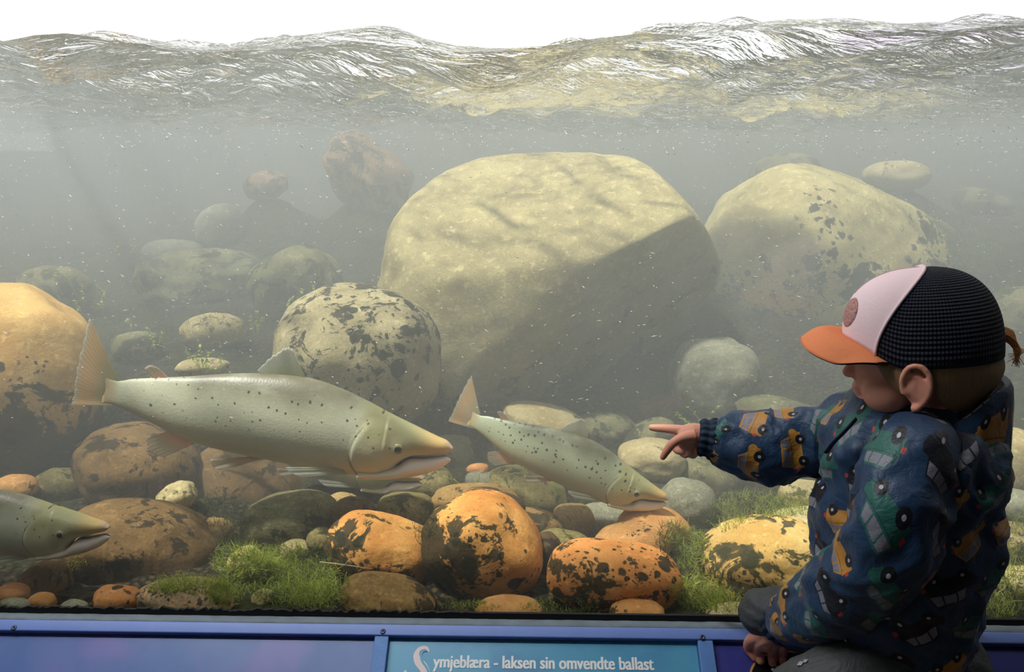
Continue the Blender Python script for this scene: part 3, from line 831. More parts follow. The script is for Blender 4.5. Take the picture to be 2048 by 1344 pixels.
def salmon_mat(name, tint, spots_seed, sr=1.0, thin=0.42):
    t = NT(name)
    at = t.attr('rest').outputs['Vector']
    sx = t.n('SeparateXYZ', Vector=at)
    T, U = sx.outputs[0], sx.outputs[2]
    wob = t.math('MULTIPLY', t.math('SUBTRACT', t.noise(at, 6.0, 3), 0.5), 0.07)
    u = t.math('ADD', U, wob)
    back, flank, low, belly = [tuple(c * k for c, k in zip(x, tint)) for x in (srgb(118, 112, 88), srgb(214, 214, 184), srgb(220, 208, 176), srgb(232, 216, 188))]
    col = t.mix(t.ramp(u, 0.035, 0.125), flank, back)
    col = t.mix(t.ramp(u, 0.0, -0.065), col, low)
    col = t.mix(t.ramp(u, -0.075, -0.118), col, belly)
    # mottled iridescent sheen and scale rows
    n1 = t.noise(t.vmath('MULTIPLY', at, (10, 10, 22)), 1.0, 4, 0.6)
    col = t.mix(t.math('MULTIPLY', t.ramp(n1, 0.45, 0.75), 0.35), col, srgb(186, 194, 168))
    n2 = t.noise(t.vmath('MULTIPLY', at, (300, 60, 300)), 1.0, 2, 0.6)
    col = t.mix(t.ramp(n2, 0.3, 0.8, 0.0, 0.35), t.vmath('SCALE', col, 0.82), t.vmath('SCALE', col, 1.18))
    # head: olive crown, amber snout, pale cheek
    hd = t.ramp(T, 0.70, 0.76)
    hc = t.mix(t.ramp(u, -0.035, 0.03), srgb(204, 196, 152), srgb(150, 146, 96))
    sn = t.math('MULTIPLY', t.ramp(T, 0.86, 0.955), t.ramp(U, -0.045, 0.0))
    hc = t.mix(t.math('MULTIPLY', sn, 0.8), hc, srgb(208, 164, 84))
    hc = t.mix(t.ramp(T, 0.972, 0.990), hc, srgb(214, 176, 150))
    hc = t.mix(t.ramp(U, -0.070, -0.105), hc, srgb(226, 208, 176))
    col = t.mix(t.math('MULTIPLY', hd, 0.85), col, hc)
    col = t.mix(t.ramp(T, 0.035, -0.025), col, srgb(196, 172, 132))
    # gill cover rim and preopercle line
    te = t.math('ADD', 0.708, t.math('MULTIPLY', t.math('POWER', t.math('ABSOLUTE', t.math('ADD', U, 0.03)), 2.0), 5.0))
    dl = t.math('ABSOLUTE', t.math('SUBTRACT', T, te))
    ok = t.math('MULTIPLY', t.ramp(U, 0.055, 0.03), t.ramp(U, -0.128, -0.11))
    col = t.mix(t.math('MULTIPLY', t.math('MULTIPLY', t.ramp(dl, 0.0, 0.007, 1, 0), ok), 0.65), col, srgb(88, 86, 58))
    te2 = t.math('ADD', 0.772, t.math('MULTIPLY', t.math('POWER', t.math('ABSOLUTE', t.math('ADD', U, 0.01)), 2.0), 4.0))
    dl2 = t.math('ABSOLUTE', t.math('SUBTRACT', T, te2))
    col = t.mix(t.math('MULTIPLY', t.math('MULTIPLY', t.ramp(dl2, 0.0, 0.004, 1, 0), t.ramp(U, 0.0, -0.02)), 0.4), col, srgb(206, 196, 160))
    # black spots above the lateral line and on the gill cover
    p2 = t.vmath('ADD', t.n('CombineXYZ', X=T, Y=U, Z=0.0).outputs[0], (spots_seed * 0.37, spots_seed * 0.71, 0))
    p2 = t.vmath('ADD', p2, t.vmath('SCALE', t.n('TexNoise', Vector=at, Scale=90.0, Detail=2.0).outputs[1], 0.006))
    sv = t.n('TexVoronoi', {'voronoi_dimensions': '2D'}, Vector=p2, Scale=31.0)
    cs = t.n('SeparateXYZ', Vector=sv.outputs['Color'])
    keep = t.math('GREATER_THAN', cs.outputs[0], thin)
    rad = t.math('MULTIPLY', sr, t.math('ADD', 0.06, t.math('MULTIPLY', cs.outputs[1], 0.07)))
    zone = t.math('MULTIPLY', t.math('MULTIPLY', t.ramp(U, -0.035, 0.0), t.ramp(U, 0.125, 0.09)), t.math('MULTIPLY', t.ramp(T, 0.02, 0.12), t.ramp(T, 0.86, 0.80)))
    sm = t.math('MULTIPLY', t.math('MULTIPLY', t.ramp(t.math('SUBTRACT', rad, sv.outputs[0]), -0.02, 0.035), keep), zone)
    col = t.mix(t.math('MULTIPLY', sm, 0.85), col, srgb(44, 46, 40))
    h = t.voro(t.vmath('MULTIPLY', at, (150, 40, 150)), 1.0).outputs[0]
    t.principled(Base_Color=col, Roughness=0.42, Specular_IOR_Level=0.5, Normal=t.bump(h, 0.12, 0.002))
    return t.m
def fin_mat(name, a, b, tipc):
    t = NT(name)
    at = t.attr('rest').outputs['Vector']
    s = t.n('SeparateXYZ', Vector=at)
    ray = t.math('SINE', t.math('MULTIPLY', s.outputs[0], 130.0))
    col = t.mix(t.ramp(s.outputs[1], 0.1, 0.8), a, b)
    col = t.mix(t.ramp(s.outputs[1], 0.85, 1.0), col, tipc)
    col = t.mix(t.ramp(ray, 0.2, 1.0, 0.0, 0.35), col, tuple(c * 0.55 for c in a))
    b1 = t.n('BsdfPrincipled', Base_Color=col, Roughness=0.45, Normal=t.bump(ray, 0.3, 0.002))
    b2 = t.n('BsdfTranslucent', Color=col)
    m1 = t.n('MixShader', Fac=0.6)
    t.t.links.new(b1.outputs[0], m1.inputs[1]); t.t.links.new(b2.outputs[0], m1.inputs[2])
    tp = t.n('BsdfTransparent')
    m2 = t.n('MixShader', Fac=t.ramp(s.outputs[1], 0.1, 1.0, 0.05, 0.36))
    t.t.links.new(m1.outputs[0], m2.inputs[1]); t.t.links.new(tp.outputs[0], m2.inputs[2])
    t.t.links.new(m2.outputs[0], t.out.inputs['Surface'])
    return t.m
M_fin = fin_mat('salmon_fin', srgb(206, 202, 172), srgb(240, 208, 166), srgb(222, 218, 200))
M_finp = fin_mat('salmon_pink_fin', srgb(242, 204, 176), srgb(210, 204, 182), srgb(232, 214, 196))
M_fing = fin_mat('salmon_grey_fin', srgb(210, 212, 188), srgb(224, 226, 212), srgb(236, 240, 232))
M_iris = plain('salmon_iris', srgb(150, 142, 100), 0.25, 0.6, 0.2, 300)
M_pupil = plain('salmon_pupil', srgb(12, 14, 18), 0.1, 0.8, 0.0)
M_jaw = NT('salmon_jaw')
_t = M_jaw
_at = _t.n('SeparateXYZ', Vector=_t.attr('rest').outputs['Vector'])
_c = _t.mix(_t.ramp(_at.outputs[2], -0.100, -0.060), srgb(216, 200, 168), srgb(244, 226, 212))
_c = _t.mix(_t.ramp(_at.outputs[1], 0.86, 0.97), _c, srgb(84, 66, 66))
_t.principled(Base_Color=_c, Roughness=0.4, Specular_IOR_Level=0.5)
M_jaw = M_jaw.m

def set_rest(me, arr):
    a = me.attributes.new('rest', 'FLOAT_VECTOR', 'POINT')
    a.data.foreach_set('vector', np.asarray(arr, np.float32).ravel())

def make_salmon(name, label, snout, eye_dir, Lpx, Y, pitch, yaw, mat, bend=0.0, tailbend=0.0, dors=1.0, open_=0.0):
    """snout: pixel of the snout tip; Lpx: body length in pixels; pitch: nose-down degrees; yaw: degrees turned towards the camera"""
    c0 = P(*snout, Y)
    L = Lpx * px_m(c0) / math.cos(math.radians(yaw))
    R = Matrix.Rotation(math.radians(-yaw), 4, 'Z') @ Matrix.Rotation(math.radians(pitch), 4, 'Y')
    def W(t, y, u):
        yy = y + bend * ((t - 0.62) ** 2) + tailbend * max(0.0, 0.25 - t) ** 2
        return Vector(((t - 1.0) * L, yy * L, u * L))
    root = empty(name, c0)
    root.matrix_world = Matrix.Translation(c0) @ R
    tag(root, label, 'fish', 'salmon swimming behind the glass')
    # body
    n, m = 56, 150
    tt = np.concatenate([np.linspace(-0.03, 0.70, 84), np.linspace(0.70, 0.97, 70)[1:], 1.0 - 0.03 * (1 - np.linspace(0, 1, 16)[1:]) ** 1.6])
    top, bot, wid = lerp_tab(F_TOP, tt), lerp_tab(F_BOT, tt), lerp_tab(F_W, tt)
    rings, rest = [], []
    for i, t in enumerate(tt):
        cz, hz = (top[i] + bot[i]) / 2, (top[i] - bot[i]) / 2
        rg = []
        for k in range(n):
            a = 2 * math.pi * k / n
            s, c = math.sin(a), math.cos(a)
            pw_ = 1.0
            y = wid[i] * math.copysign(abs(c) ** pw_, c) * (1 - 0.10 * s if t < 0.8 else 1 + 0.05 * s)
            u = cz + hz * math.copysign(abs(s) ** 1.0, s)
            # raised gill cover, eye socket, upper jaw bone
            te = 0.708 + 5.0 * (u + 0.03) ** 2
            g = float(sstep(te - 0.004, te + 0.010, t)) * float(sstep(0.075, 0.045, u)) * float(sstep(-0.135, -0.10, u)) * (1 - float(sstep(te + 0.05, te + 0.13, t)))
            y *= 1 + 0.10 * g
            mx_ = math.exp(-((u - (bot[i] + 0.010)) / 0.006) ** 2) * float(sstep(0.855, 0.875, t)) * (1 - float(sstep(0.96, 0.99, t)))
            y *= 1 + 0.09 * mx_
            de = math.hypot(t - 0.842, u + 0.006)
            y *= 1 + 0.05 * math.exp(-(de / 0.022) ** 2)
            rg.append((t, y, u))
        rings.append(rg)
    mb = MB()
    mb.rings([[W(*q) for q in rg] for rg in rings])
    rest = [q for rg in rings for q in rg] + [tuple(np.mean(rings[0], 0)), tuple(np.mean(rings[-1], 0))]
    me = mesh('body', mb.v, mb.f)
    set_rest(me, rest)
    body = link('body', me, mat, root)
    # lower jaw
    tj = np.concatenate([np.linspace(0.74, 0.97, 40), 1.0 - 0.03 * (1 - np.linspace(0, 1, 10)[1:]) ** 1.6])
    jt, jb, jw = lerp_tab(J_TOP, tj), lerp_tab(J_BOT, tj), lerp_tab(F_W, tj) * 0.95
    mb, rest = MB(), []
    rings = []
    for i, t in enumerate(tj):
        drop = -open_ * max(0, t - 0.85)
        cz, hz = (jt[i] + jb[i]) / 2 + drop, (jt[i] - jb[i]) / 2
        rg = []
        for k in range(28):
            a = 2 * math.pi * k / 28
            s, c = math.sin(a), math.cos(a)
            rg.append((t, jw[i] * math.copysign(abs(c) ** 0.8, c), cz + hz * s))
            inner = max(0.0, s) * (1.0 - abs(c) ** 3)
            rest.append((t, inner, cz + hz * s))
        rings.append([W(*q) for q in rg])
    mb.rings(rings)
    rest += [(0.74, 0, -0.1), (1.0, 0, -.04)]
    me = mesh('lower_jaw', mb.v, mb.f)
    set_rest(me, rest)
    o = link('lower_jaw', me, M_jaw, root); o['label'] = 'pale pinkish lower jaw'
    # eyes
    we = float(lerp_tab(F_W, np.array([0.842]))[0])
    for sg in (-1, 1):
        ce = W(0.842, sg * (we * 0.985), -0.006)
        e = MB().ball(ce, (0.0165 * L, 0.0085 * L, 0.0165 * L), 20, 12).build('eye', M_iris, root)
        MB().ball(ce + Vector((0.001 * L, sg * 0.0056 * L, 0)), (0.0105 * L, 0.0054 * L, 0.0105 * L), 16, 10).build('pupil', M_pupil, e)
    # fins
    def fin(nm, base, edge, fm, lat0=0.0, lat1=0.0, nb=40, ne=14, fray=0.02, wave=0.0, side=0):
        B, E = spline(base, nb), spline(edge, nb)
        rr = random.Random(hash(nm) % 1000 + int(Lpx)) if False else random.Random(len(nm) * 31 + int(Lpx))
        vs, rest, fs = [], [], []
        for i in range(nb):
            q = i / (nb - 1)
            fr_ = 1 - fray * rr.random() - fray * 0.8 * (0.5 + 0.5 * math.sin(q * 47))
            for j in range(ne):
                v = j / (ne - 1) * fr_
                x = B[i] * (1 - v) + E[i] * v
                yl = lat0 + (lat1 - lat0) * v + wave * math.sin(q * 9) * v + (0.0012 * math.sin(q * 130) * v)
                if side: yl *= side
                vs.append(W(x[0], yl, x[1])); rest.append((q, j / (ne - 1), 0))
        for i in range(nb - 1):
            for j in range(ne - 1):
                a = i * ne + j
                fs.append((a, a + 1, a + ne + 1, a + ne))
        me = mesh(nm, vs, fs)
        set_rest(me, rest)
        o = link(nm, me, fm, root)
        md = o.modifiers.new('solid', 'SOLIDIFY'); md.thickness = 0.0022 * L / 0.8; md.offset = 0
        return o
    fin('caudal_fin', [(.020, .037), (.005, .018), (.000, -.003), (.005, -.02), (.020, -.037)], [(-.095, .205), (-.110, .120), (-.118, .04), (-.125, -.03), (-.135, -.075)], M_fin, nb=70, ne=24, fray=0.03, wave=0.006)
    fin('dorsal_fin', [(.425, .126), (.47, .130), (.51, .134), (.548, .136)], [(.405, .141), (.440, .190), (.472, .222), (.490, .226)], M_fing, nb=40, fray=0.05, wave=0.003)
    fin('adipose_fin', [(.125, .064), (.145, .070), (.165, .075)], [(.090, .092), (.105, .104), (.130, .100)], M_finp, nb=16, ne=8, fray=0.0)
    fin('anal_fin', [(.185, -.078), (.22, -.090), (.265, -.102)], [(.110, -.118), (.125, -.158), (.165, -.168)], M_finp, nb=36, fray=0.05)
    for sg in (-1, 1):
        fin('pelvic_fin', [(.430, -.112), (.445, -.113), (.462, -.114)], [(.315, -.128), (.325, -.150), (.350, -.158)], M_finp, 0.022, 0.055, nb=20, fray=0.03, side=sg)
        fin('pectoral_fin', [(.690, -.090), (.700, -.100), (.712, -.108)], [(.535, -.104), (.548, -.116), (.580, -.126)], M_fing, 0.058, 0.090, nb=24, fray=0.03, side=sg)
    return root
SAL1 = salmon_mat('salmon_skin', (1.0, 1.0, 1.0), 1)
SAL2 = salmon_mat('green_salmon_skin', (0.80, 0.90, 0.84), 5.3, 1.7, 0.2)
make_salmon('salmon', 'largest salmon, full length, drifting nose-down above the brown boulders', (905, 896), None, 668, 1.78, 10.5, -4, SAL1, bend=-0.05, tailbend=0.6, open_=0.03)
make_salmon('salmon', 'smaller green grey salmon with tail behind the largest one, nose toward the pointing hand', (1337, 1000), None, 418, 1.90, 19, 8, SAL2, bend=0.06, tailbend=0.5)
make_salmon('salmon', 'salmon cropped by the left edge, only its head and shoulders in view', (220, 1054), None, 520, 1.52, 1, 0, SAL1, bend=-0.04, open_=0.05)
make_salmon('salmon', 'salmon mostly hidden beneath the largest one, only jaw and belly showing', (846, 958), None, 430, 2.02, 12, 10, SAL2)
# ------------------------------------------------------------ algae, water plants, twigs, drifting flecks
from mathutils.bvhtree import BVHTree
def world_bvh(objs):
    V, F = [], []
    for o in objs:
        M = Matrix.Translation(o.location) @ o.rotation_euler.to_matrix().to_4x4()
        b = len(V)
        V.extend([M @ v.co for v in o.data.vertices])
        F.extend([tuple(i + b for i in p.vertices) for p in o.data.polygons])
    return BVHTree.FromPolygons(V, F)
ROCKS = [o for o in COL.objects if o.type == 'MESH' and (o.get('category') in ('stone', 'boulder', 'rock') or o.name == 'riverbed')]
BVH = world_bvh(ROCKS)
def hit(px, py):
    d = (CAMR @ Vector(((px - IW / 2) / FPX, (IH / 2 - py) / FPX, -1.0))).normalized()
    s = EYE + d * (1.374 / d.y)
    return BVH.ray_cast(s, d)[:2]
def algae_mat(name, a, b):
    t = NT(name)
    s = t.n('SeparateXYZ', Vector=t.attr('rest').outputs['Vector'])
    col = t.mix(s.outputs[0], a, b)
    b1 = t.n('BsdfPrincipled', Base_Color=col, Roughness=0.6)
    b2 = t.n('BsdfTranslucent', Color=col)
    m1 = t.n('MixShader', Fac=0.4)
    t.t.links.new(b1.outputs[0], m1.inputs[1]); t.t.links.new(b2.outputs[0], m1.inputs[2])
    t.t.links.new(m1.outputs[0], t.out.inputs['Surface'])
    return t.m
M_alg = algae_mat('green_algae', srgb(124, 140, 46), srgb(196, 208, 90))
M_algd = algae_mat('dark_algae', srgb(48, 56, 26), srgb(92, 100, 46))
def algae(label, spots, mat, dens=0.10, length=(14, 36), seed=0, width=0.0009, sway=(-0.3, 0.0)):
    """filamentous algae: spots are (px, py, half width, half height)"""
    r = random.Random(seed)
    vs, fs, rest = [], [], []
    for (cx, cy, rw, rh) in spots:
        for _ in range(int(math.pi * rw * rh * dens)):
            q = math.sqrt(r.random()); an = r.uniform(0, 6.2832)
            h = hit(cx + rw * q * math.cos(an), cy + rh * q * math.sin(an))
            if h[0] is None: continue
            p, nn = h
            if p.y < 1.385: continue
            s = px_m(p)
            L = r.uniform(*length) * s * (1.15 - 0.5 * q)
            d = (nn * 0.6 + Vector((r.gauss(0, .5), r.gauss(0, .4), 0.7 + r.gauss(0, .3)))).normalized()
            side = Vector((r.gauss(0, 1), r.gauss(0, 1), r.gauss(0, .4))).normalized()
            cv = Vector((r.gauss(sway[0], .9), r.gauss(0, .7), r.gauss(-0.4, .7)))
            b = len(vs)
            shade = r.random()
            cur = p - nn * 0.002
            K = 5
            for k in range(K + 1):
                w = side * (width * (1 - 0.75 * k / K))
                vs.append(cur - w); vs.append(cur + w)
                rest.append((min(1, 0.6 * shade + 0.4 * k / K), 0, 0)); rest.append(rest[-1])
                cur = cur + d * (L / K)
                if cur.y < 1.378: cur.y = 1.378
                d = (d + cv * (0.9 / K)).normalized()
            for k in range(K):
                a = b + 2 * k
                fs.append((a, a + 1, a + 3, a + 2))
    me = mesh('algae', vs, fs)
    set_rest(me, rest)
    o = link('algae', me, mat)
    tag(o, label, 'algae', kind='stuff')
    return o
algae('bright green thread algae mat between the largest brown stone and the straw', [(590, 1160, 110, 55), (520, 1130, 60, 40), (470, 1120, 45, 45), (640, 1195, 60, 28), (450, 1190, 40, 26), (565, 1120, 60, 30)], M_alg, seed=1)
algae('thread algae fringe on top of the grey and orange stone at the sill', [(380, 1172, 75, 16), (440, 1190, 26, 22), (330, 1182, 30, 10)], M_alg, 0.13, seed=2)
algae('thread algae right of the loaf-shaped stone', [(1385, 1105, 40, 45), (1400, 1185, 60, 38), (1450, 1205, 50, 22), (1350, 1075, 30, 30)], M_alg, seed=3)
algae('thread algae bank below the pointing sleeve', [(1500, 1012, 75, 32), (1450, 1035, 40, 30), (1560, 1015, 50, 22), (1600, 1010, 60, 24)], M_alg, 0.10, (10, 24), seed=4)
algae('thread algae on the right behind the child back', [(2010, 1130, 50, 45), (2000, 1200, 55, 40), (2035, 1050, 26, 24)], M_alg, 0.07, seed=5)
algae('low green algae at the sill before the loaf-shaped stone', [(1120, 1212, 80, 16), (940, 1212, 60, 12), (1180, 1222, 40, 8)], M_alg, 0.10, (8, 18), seed=6)
algae('dark olive algae behind the fuzzy grey stone', [(440, 1015, 55, 40), (480, 1060, 40, 36), (640, 1110, 40, 24), (850, 1052, 26, 40)], M_algd, 0.08, (8, 20), seed=7)
algae('dark algae tufts on the right end of the pale orange stone', [(1340, 1085, 30, 40)], M_algd, 0.06, (16, 40), seed=8)
algae('greenish algae film around the spotted boulder base', [(1900, 480, 110, 60), (1740, 420, 60, 40), (1400, 380, 50, 40), (1950, 600, 80, 60)], M_alg, 0.03, (8, 16), seed=9)
algae('small green algae tuft on the left flank of the largest brown stone', [(155, 1128, 22, 16)], M_alg, 0.10, (6, 14), seed=10)
algae('dull green growth on the hazy ground left of the mottled boulder', [(420, 650, 130, 70), (230, 610, 60, 70), (300, 560, 70, 40)], M_algd, 0.03, (8, 18), seed=11)

M_leaf = algae_mat('water_plant_leaf', srgb(128, 156, 62), srgb(196, 214, 116))
M_stem = plain('water_plant_stem', srgb(136, 140, 78), 0.6)
def water_plant(label, spots, Y, seed, leaf=5.0):
    """slender stems with small paired leaves; spots: (root px, root py, tip px, tip py)"""
    r = random.Random(seed)
    p0 = P(spots[0][0], spots[0][1], Y)
    root = empty('water_plant', p0)
    tag(root, label, 'plant', 'leafy water plants among the stones')
    lm, rest = MB(), []
    for (ax, ay, bx_, by_) in spots:
        a, b = P(ax, ay, Y + r.uniform(-.02, .02)), P(bx_, by_, Y + r.uniform(-.04, .04))
        mid = (a + b) / 2 + Vector((r.uniform(-.02, .02), r.uniform(-.02, .02), 0))
        pts = [Vector(q) - p0 for q in spline([a, mid, b], 12)]
        MB().tube(pts, 0.0008, 5).build('stem', M_stem, root)
        s = px_m(a)
        for k in range(3, 12):
            for q in range(3 if k > 8 else 2):
                if r.random() < 0.15: continue
                d = Vector((r.gauss(0, 1), r.gauss(0, 1), r.gauss(.3, .5))).normalized()
                L = leaf * s * r.uniform(.7, 1.3)
                w = d.cross(Vector((r.gauss(0, .3), r.gauss(0, .3), 1))).normalized() * L * 0.32
                nn = d.cross(w).normalized() * L * 0.06
                c = pts[k]
                sh = r.random()
                lm.add([c, c + d * L * .35 - w * .9, c + d * L * .75 - w * .8, c + d * L, c + d * L * .75 + w * .8, c + d * L * .35 + w * .9, c + d * L * .5 + nn],
                       [(0, 1, 6), (1, 2, 6), (2, 3, 6), (3, 4, 6), (4, 5, 6), (5, 0, 6)])
                rest += [(sh, 0, 0)] * 7
    me = mesh('leaf_cluster', lm.v, lm.f)
    set_rest(me, rest)
    o = link('leaf_cluster', me, M_leaf, root); o['kind'] = 'stuff'
    return root
water_plant('bright leafy water plant on the flat pale stone above the largest salmon back', [(405, 745, 372, 705), (410, 745, 400, 695), (415, 748, 425, 700), (420, 748, 440, 716), (400, 748, 390, 712), (425, 750, 415, 722)], 2.45, 1, 7)
water_plant('leafy water plant at the top left of the mottled boulder', [(592, 620, 584, 596), (600, 615, 606, 580), (612, 612, 628, 572), (596, 622, 618, 590)], 2.75, 2, 6)
water_plant('small leafy sprig left of the mottled boulder flank', [(508, 668, 502, 634), (515, 670, 514, 624), (520, 668, 528, 634)], 2.75, 3, 6)
water_plant('tall leafy plant behind the upper tail lobe of the largest salmon', [(176, 620, 168, 568), (190, 625, 195, 572), (205, 630, 206, 580), (185, 640, 150, 600)], 2.75, 4, 6)
water_plant('leafy sprig in the haze between tail fin and pale hazy stone', [(300, 705, 290, 655), (310, 705, 302, 672), (318, 700, 325, 668), (262, 660, 254, 640)], 2.8, 5, 6)
water_plant('sparse leafy stems above the pointing hand', [(1395, 858, 1350, 825), (1398, 858, 1440, 812), (1392, 858, 1362, 838), (1400, 855, 1376, 815)], 2.4, 6, 6)
water_plant('faint leafy sprig beside the low hazy stone', [(238, 520, 234, 485), (265, 520, 264, 492)], 3.6, 7, 6)

# grass blades between the stones
M_blade = algae_mat('grass_blade', srgb(150, 170, 70), srgb(196, 206, 120))
def tuft(label, blades, Y):
    p0 = P(blades[0][0], blades[0][1], Y)
    root = empty('grass_tuft', p0)
    tag(root, label, 'grass')
    for (ax, ay, bx_, by_, w) in blades:
        a, b = P(ax, ay, Y) - p0, P(bx_, by_, Y - 0.03) - p0
        mid = (a + b) / 2 + Vector((0.004, -0.01, 0.004))
        mb = MB(); mb.tube([Vector(q) for q in spline([a, mid, b], 9)], [w * px_m(p0) * (1 - 0.85 * k / 8) for k in range(9)], 6, flat=0.3)
        me = mesh('blade', mb.v, mb.f); set_rest(me, [(0.5, 0, 0)] * len(mb.v)); link('blade', me, M_blade, root)
tuft('fresh green grass blades left of the smaller salmon belly, leaning left', [(918, 974, 902, 955, 3), (922, 975, 908, 958, 3.5), (915, 974, 892, 952, 2)], 2.02)
tuft('upright green grass blades beside the small grey stone', [(950, 972, 960, 944, 3), (962, 974, 972, 950, 2.5), (948, 972, 953, 948, 2)], 2.02)
# straw
M_straw = plain('dry_straw', srgb(214, 196, 150), 0.6)
st = empty('straw', P(640, 1124, 1.52))
tag(st, 'thin dry straw lying across the algae before the black-spotted orange stone', 'straw')
q0 = st.location.copy()
mb = MB(); mb.tube([P(640, 1124, 1.52) - q0, P(690, 1130, 1.53) - q0, P(746, 1138, 1.545) - q0], [.0016, .0014, .0008], 6); mb.build('stalk', M_straw, st)
mb = MB(); mb.tube([P(690, 1130, 1.53) - q0, P(694, 1124, 1.53) - q0, P(700, 1117, 1.53) - q0], [.0010, .0008, .0006], 5); mb.build('side_shoot', M_straw, st)
# white flecks and fine bubbles drifting in the water
r = random.Random(8)
mb = MB()
for i in range(2600):
    y = 1.40 + 2.2 * r.random() ** 1.6
    near = r.random() < 0.55
    py = r.uniform(150, 300) if near else r.uniform(260, 840)
    p = P(r.uniform(-60, 2110), py, y)
    if p.z > WATER_Z - 0.03: continue
    L = r.uniform(1.0, 4.2) * px_m(p) * (2.2 if r.random() < .15 else 1)
    d = Vector((1, r.gauss(0, .3), -0.35 + r.gauss(0, .45))).normalized()
    wv = d.orthogonal().normalized() * (0.75 * px_m(p)); w2 = d.cross(wv)
    mb.add([p - d * L, p + wv, p + w2, p - wv, p - w2, p + d * L], [(0, 2, 1), (0, 3, 2), (0, 4, 3), (0, 1, 4), (5, 1, 2), (5, 2, 3), (5, 3, 4), (5, 4, 1)])
t = NT('white_flecks')
t.principled(Base_Color=(0.95, 0.95, 0.93, 1), Roughness=0.6)
o = mb.build('drifting_flecks', t.m)
tag(o, 'tiny white flecks and bubbles drifting in the hazy water', 'bubbles', kind='stuff')
# ------------------------------------------------------------ the child at the window
def skin_mat(name, col, blush):
    t = NT(name)
    co = t.coord()
    c = t.mix(t.ramp(t.noise(co, 18.0, 3), 0.4, 0.7), col, blush)
    t.principled(Base_Color=c, Roughness=0.5, Specular_IOR_Level=0.35, Subsurface_Weight=0.12, Subsurface_Radius=(0.010, 0.004, 0.002), Subsurface_Scale=0.6)
    return t.m
M_skin = skin_mat('skin', srgb(222, 158, 132), srgb(224, 146, 122))
M_lip = plain('lips', srgb(186, 96, 88), 0.45, 0.4, 0.05)

HY = 1.13
HC = P(1842, 702, HY)
hs = px_m(HC)
yaw_, pit_ = math.radians(19), math.radians(6)
FW = Vector((-math.cos(yaw_) * math.cos(pit_), math.sin(yaw_) * math.cos(pit_), -math.sin(pit_)))
LF = Vector((-math.sin(yaw_), -math.cos(yaw_), 0))
UP = LF.cross(FW) * -1
if UP.z < 0: UP = -UP
FW = FW * 0.915
HM = Matrix(((FW.x, LF.x, UP.x), (FW.y, LF.y, UP.y), (FW.z, LF.z, UP.z)))
TQ = math.radians(25)
TB, TL = Vector((math.cos(TQ), -math.sin(TQ), 0)), Vector((-math.sin(TQ), -math.cos(TQ), 0))     # trunk axes: back, left
def H(f, l, u):
    return HC + HM @ (Vector((f, l, u)) * hs)
HM4 = HM

def remesh_union(mb, voxel, smooth=5, fac=0.5):
    me = mesh('tmp', mb.v, mb.f)
    ob = bpy.data.objects.new('tmp', me)
    COL.objects.link(ob)
    m = ob.modifiers.new('r', 'REMESH'); m.mode = 'VOXEL'; m.voxel_size = voxel
    s = ob.modifiers.new('s', 'SMOOTH'); s.factor = fac; s.iterations = smooth
    dg = bpy.context.evaluated_depsgraph_get()
    out = bpy.data.meshes.new_from_object(ob.evaluated_get(dg))
    bpy.data.objects.remove(ob)
    out.shade_smooth()
    return out

mb = MB()
# head
mb.ball(H(-6, 0, 22), Vector((150, 110, 136)) * hs, 40, 28, HM4)
mb.ball(H(52, 0, -45), Vector((84, 84, 78)) * hs, 32, 22, HM4)
mb.ball(H(-30, 0, -50), Vector((90, 82, 70)) * hs, 28, 20, HM4)
for sg in (-1, 1):
    mb.ball(H(72, sg * 46, -70), Vector((52, 46, 46)) * hs, 24, 16, HM4)
    mb.ball(H(98, sg * 30, -8), Vector((34, 34, 22)) * hs, 20, 14, HM4)     # brow
    # ear: plate, curled rim, lobe
    E = lambda f, l, u: H(f * 0.98 + 24, sg * (l + 15), u * 1.1 - 44)
    mb.ball(E(-3, 88, 0), Vector((24, 15, 38)) * hs, 20, 14, HM4)
    rim = [E(22, 92, -14), E(25, 97, 12), E(14, 103, 34), E(-8, 107, 38), E(-25, 108, 22), E(-28, 106, 0), E(-20, 102, -22), E(-4, 97, -38), E(8, 93, -40)]
    mb.tube([Vector(q) for q in spline(rim, 40)], [6.2 * hs] * 34 + [8 * hs] * 6, 10)
    mb.tube([Vector(q) for q in spline([E(8, 98, 22), E(-12, 103, 14), E(-14, 102, -8), E(-2, 98, -24)], 20)], 4.2 * hs, 8)
    mb.ball(E(17, 95, -10), Vector((8, 6, 9)) * hs, 12, 8, HM4)
mb.ball(H(104, 0, -98), Vector((30, 34, 26)) * hs, 24, 16, HM4)             # chin
mb.tube([H(118, 0, 0), H(132, 0, -22), H(142, 0, -38)], [12 * hs, 13 * hs, 15 * hs], 14)
mb.ball(H(146, 0, -40), Vector((15, 15, 13)) * hs, 18, 12, HM4)             # nose tip
for sg in (-1, 1):
    mb.ball(H(134, sg * 14, -44), Vector((12, 9, 9)) * hs, 14, 10, HM4)
mb.ball(H(118, 0, -68), Vector((20, 30, 20)) * hs, 18, 12, HM4)
mb.ball(H(131, 0, -70), Vector((11, 24, 7)) * hs, 18, 12, HM4)              # lips
mb.ball(H(129, 0, -82), Vector((11, 20, 7)) * hs, 18, 12, HM4)
# neck, trunk
YT = 1.15
neckb = P(1848, 850, YT)
mb.tube([H(-30, 0, -70), H(-32, 0, -120), neckb + Vector((0, 0, 0)), P(1830, 900, YT)], [66 * hs, 62 * hs, 66 * hs, 90 * hs], 24)
mb.tube([P(1830, 890, YT), P(1826, 1000, YT), P(1815, 1120, YT), P(1815, 1230, YT), P(1825, 1310, YT)], [.088, .090, .092, .090, .080], 24)
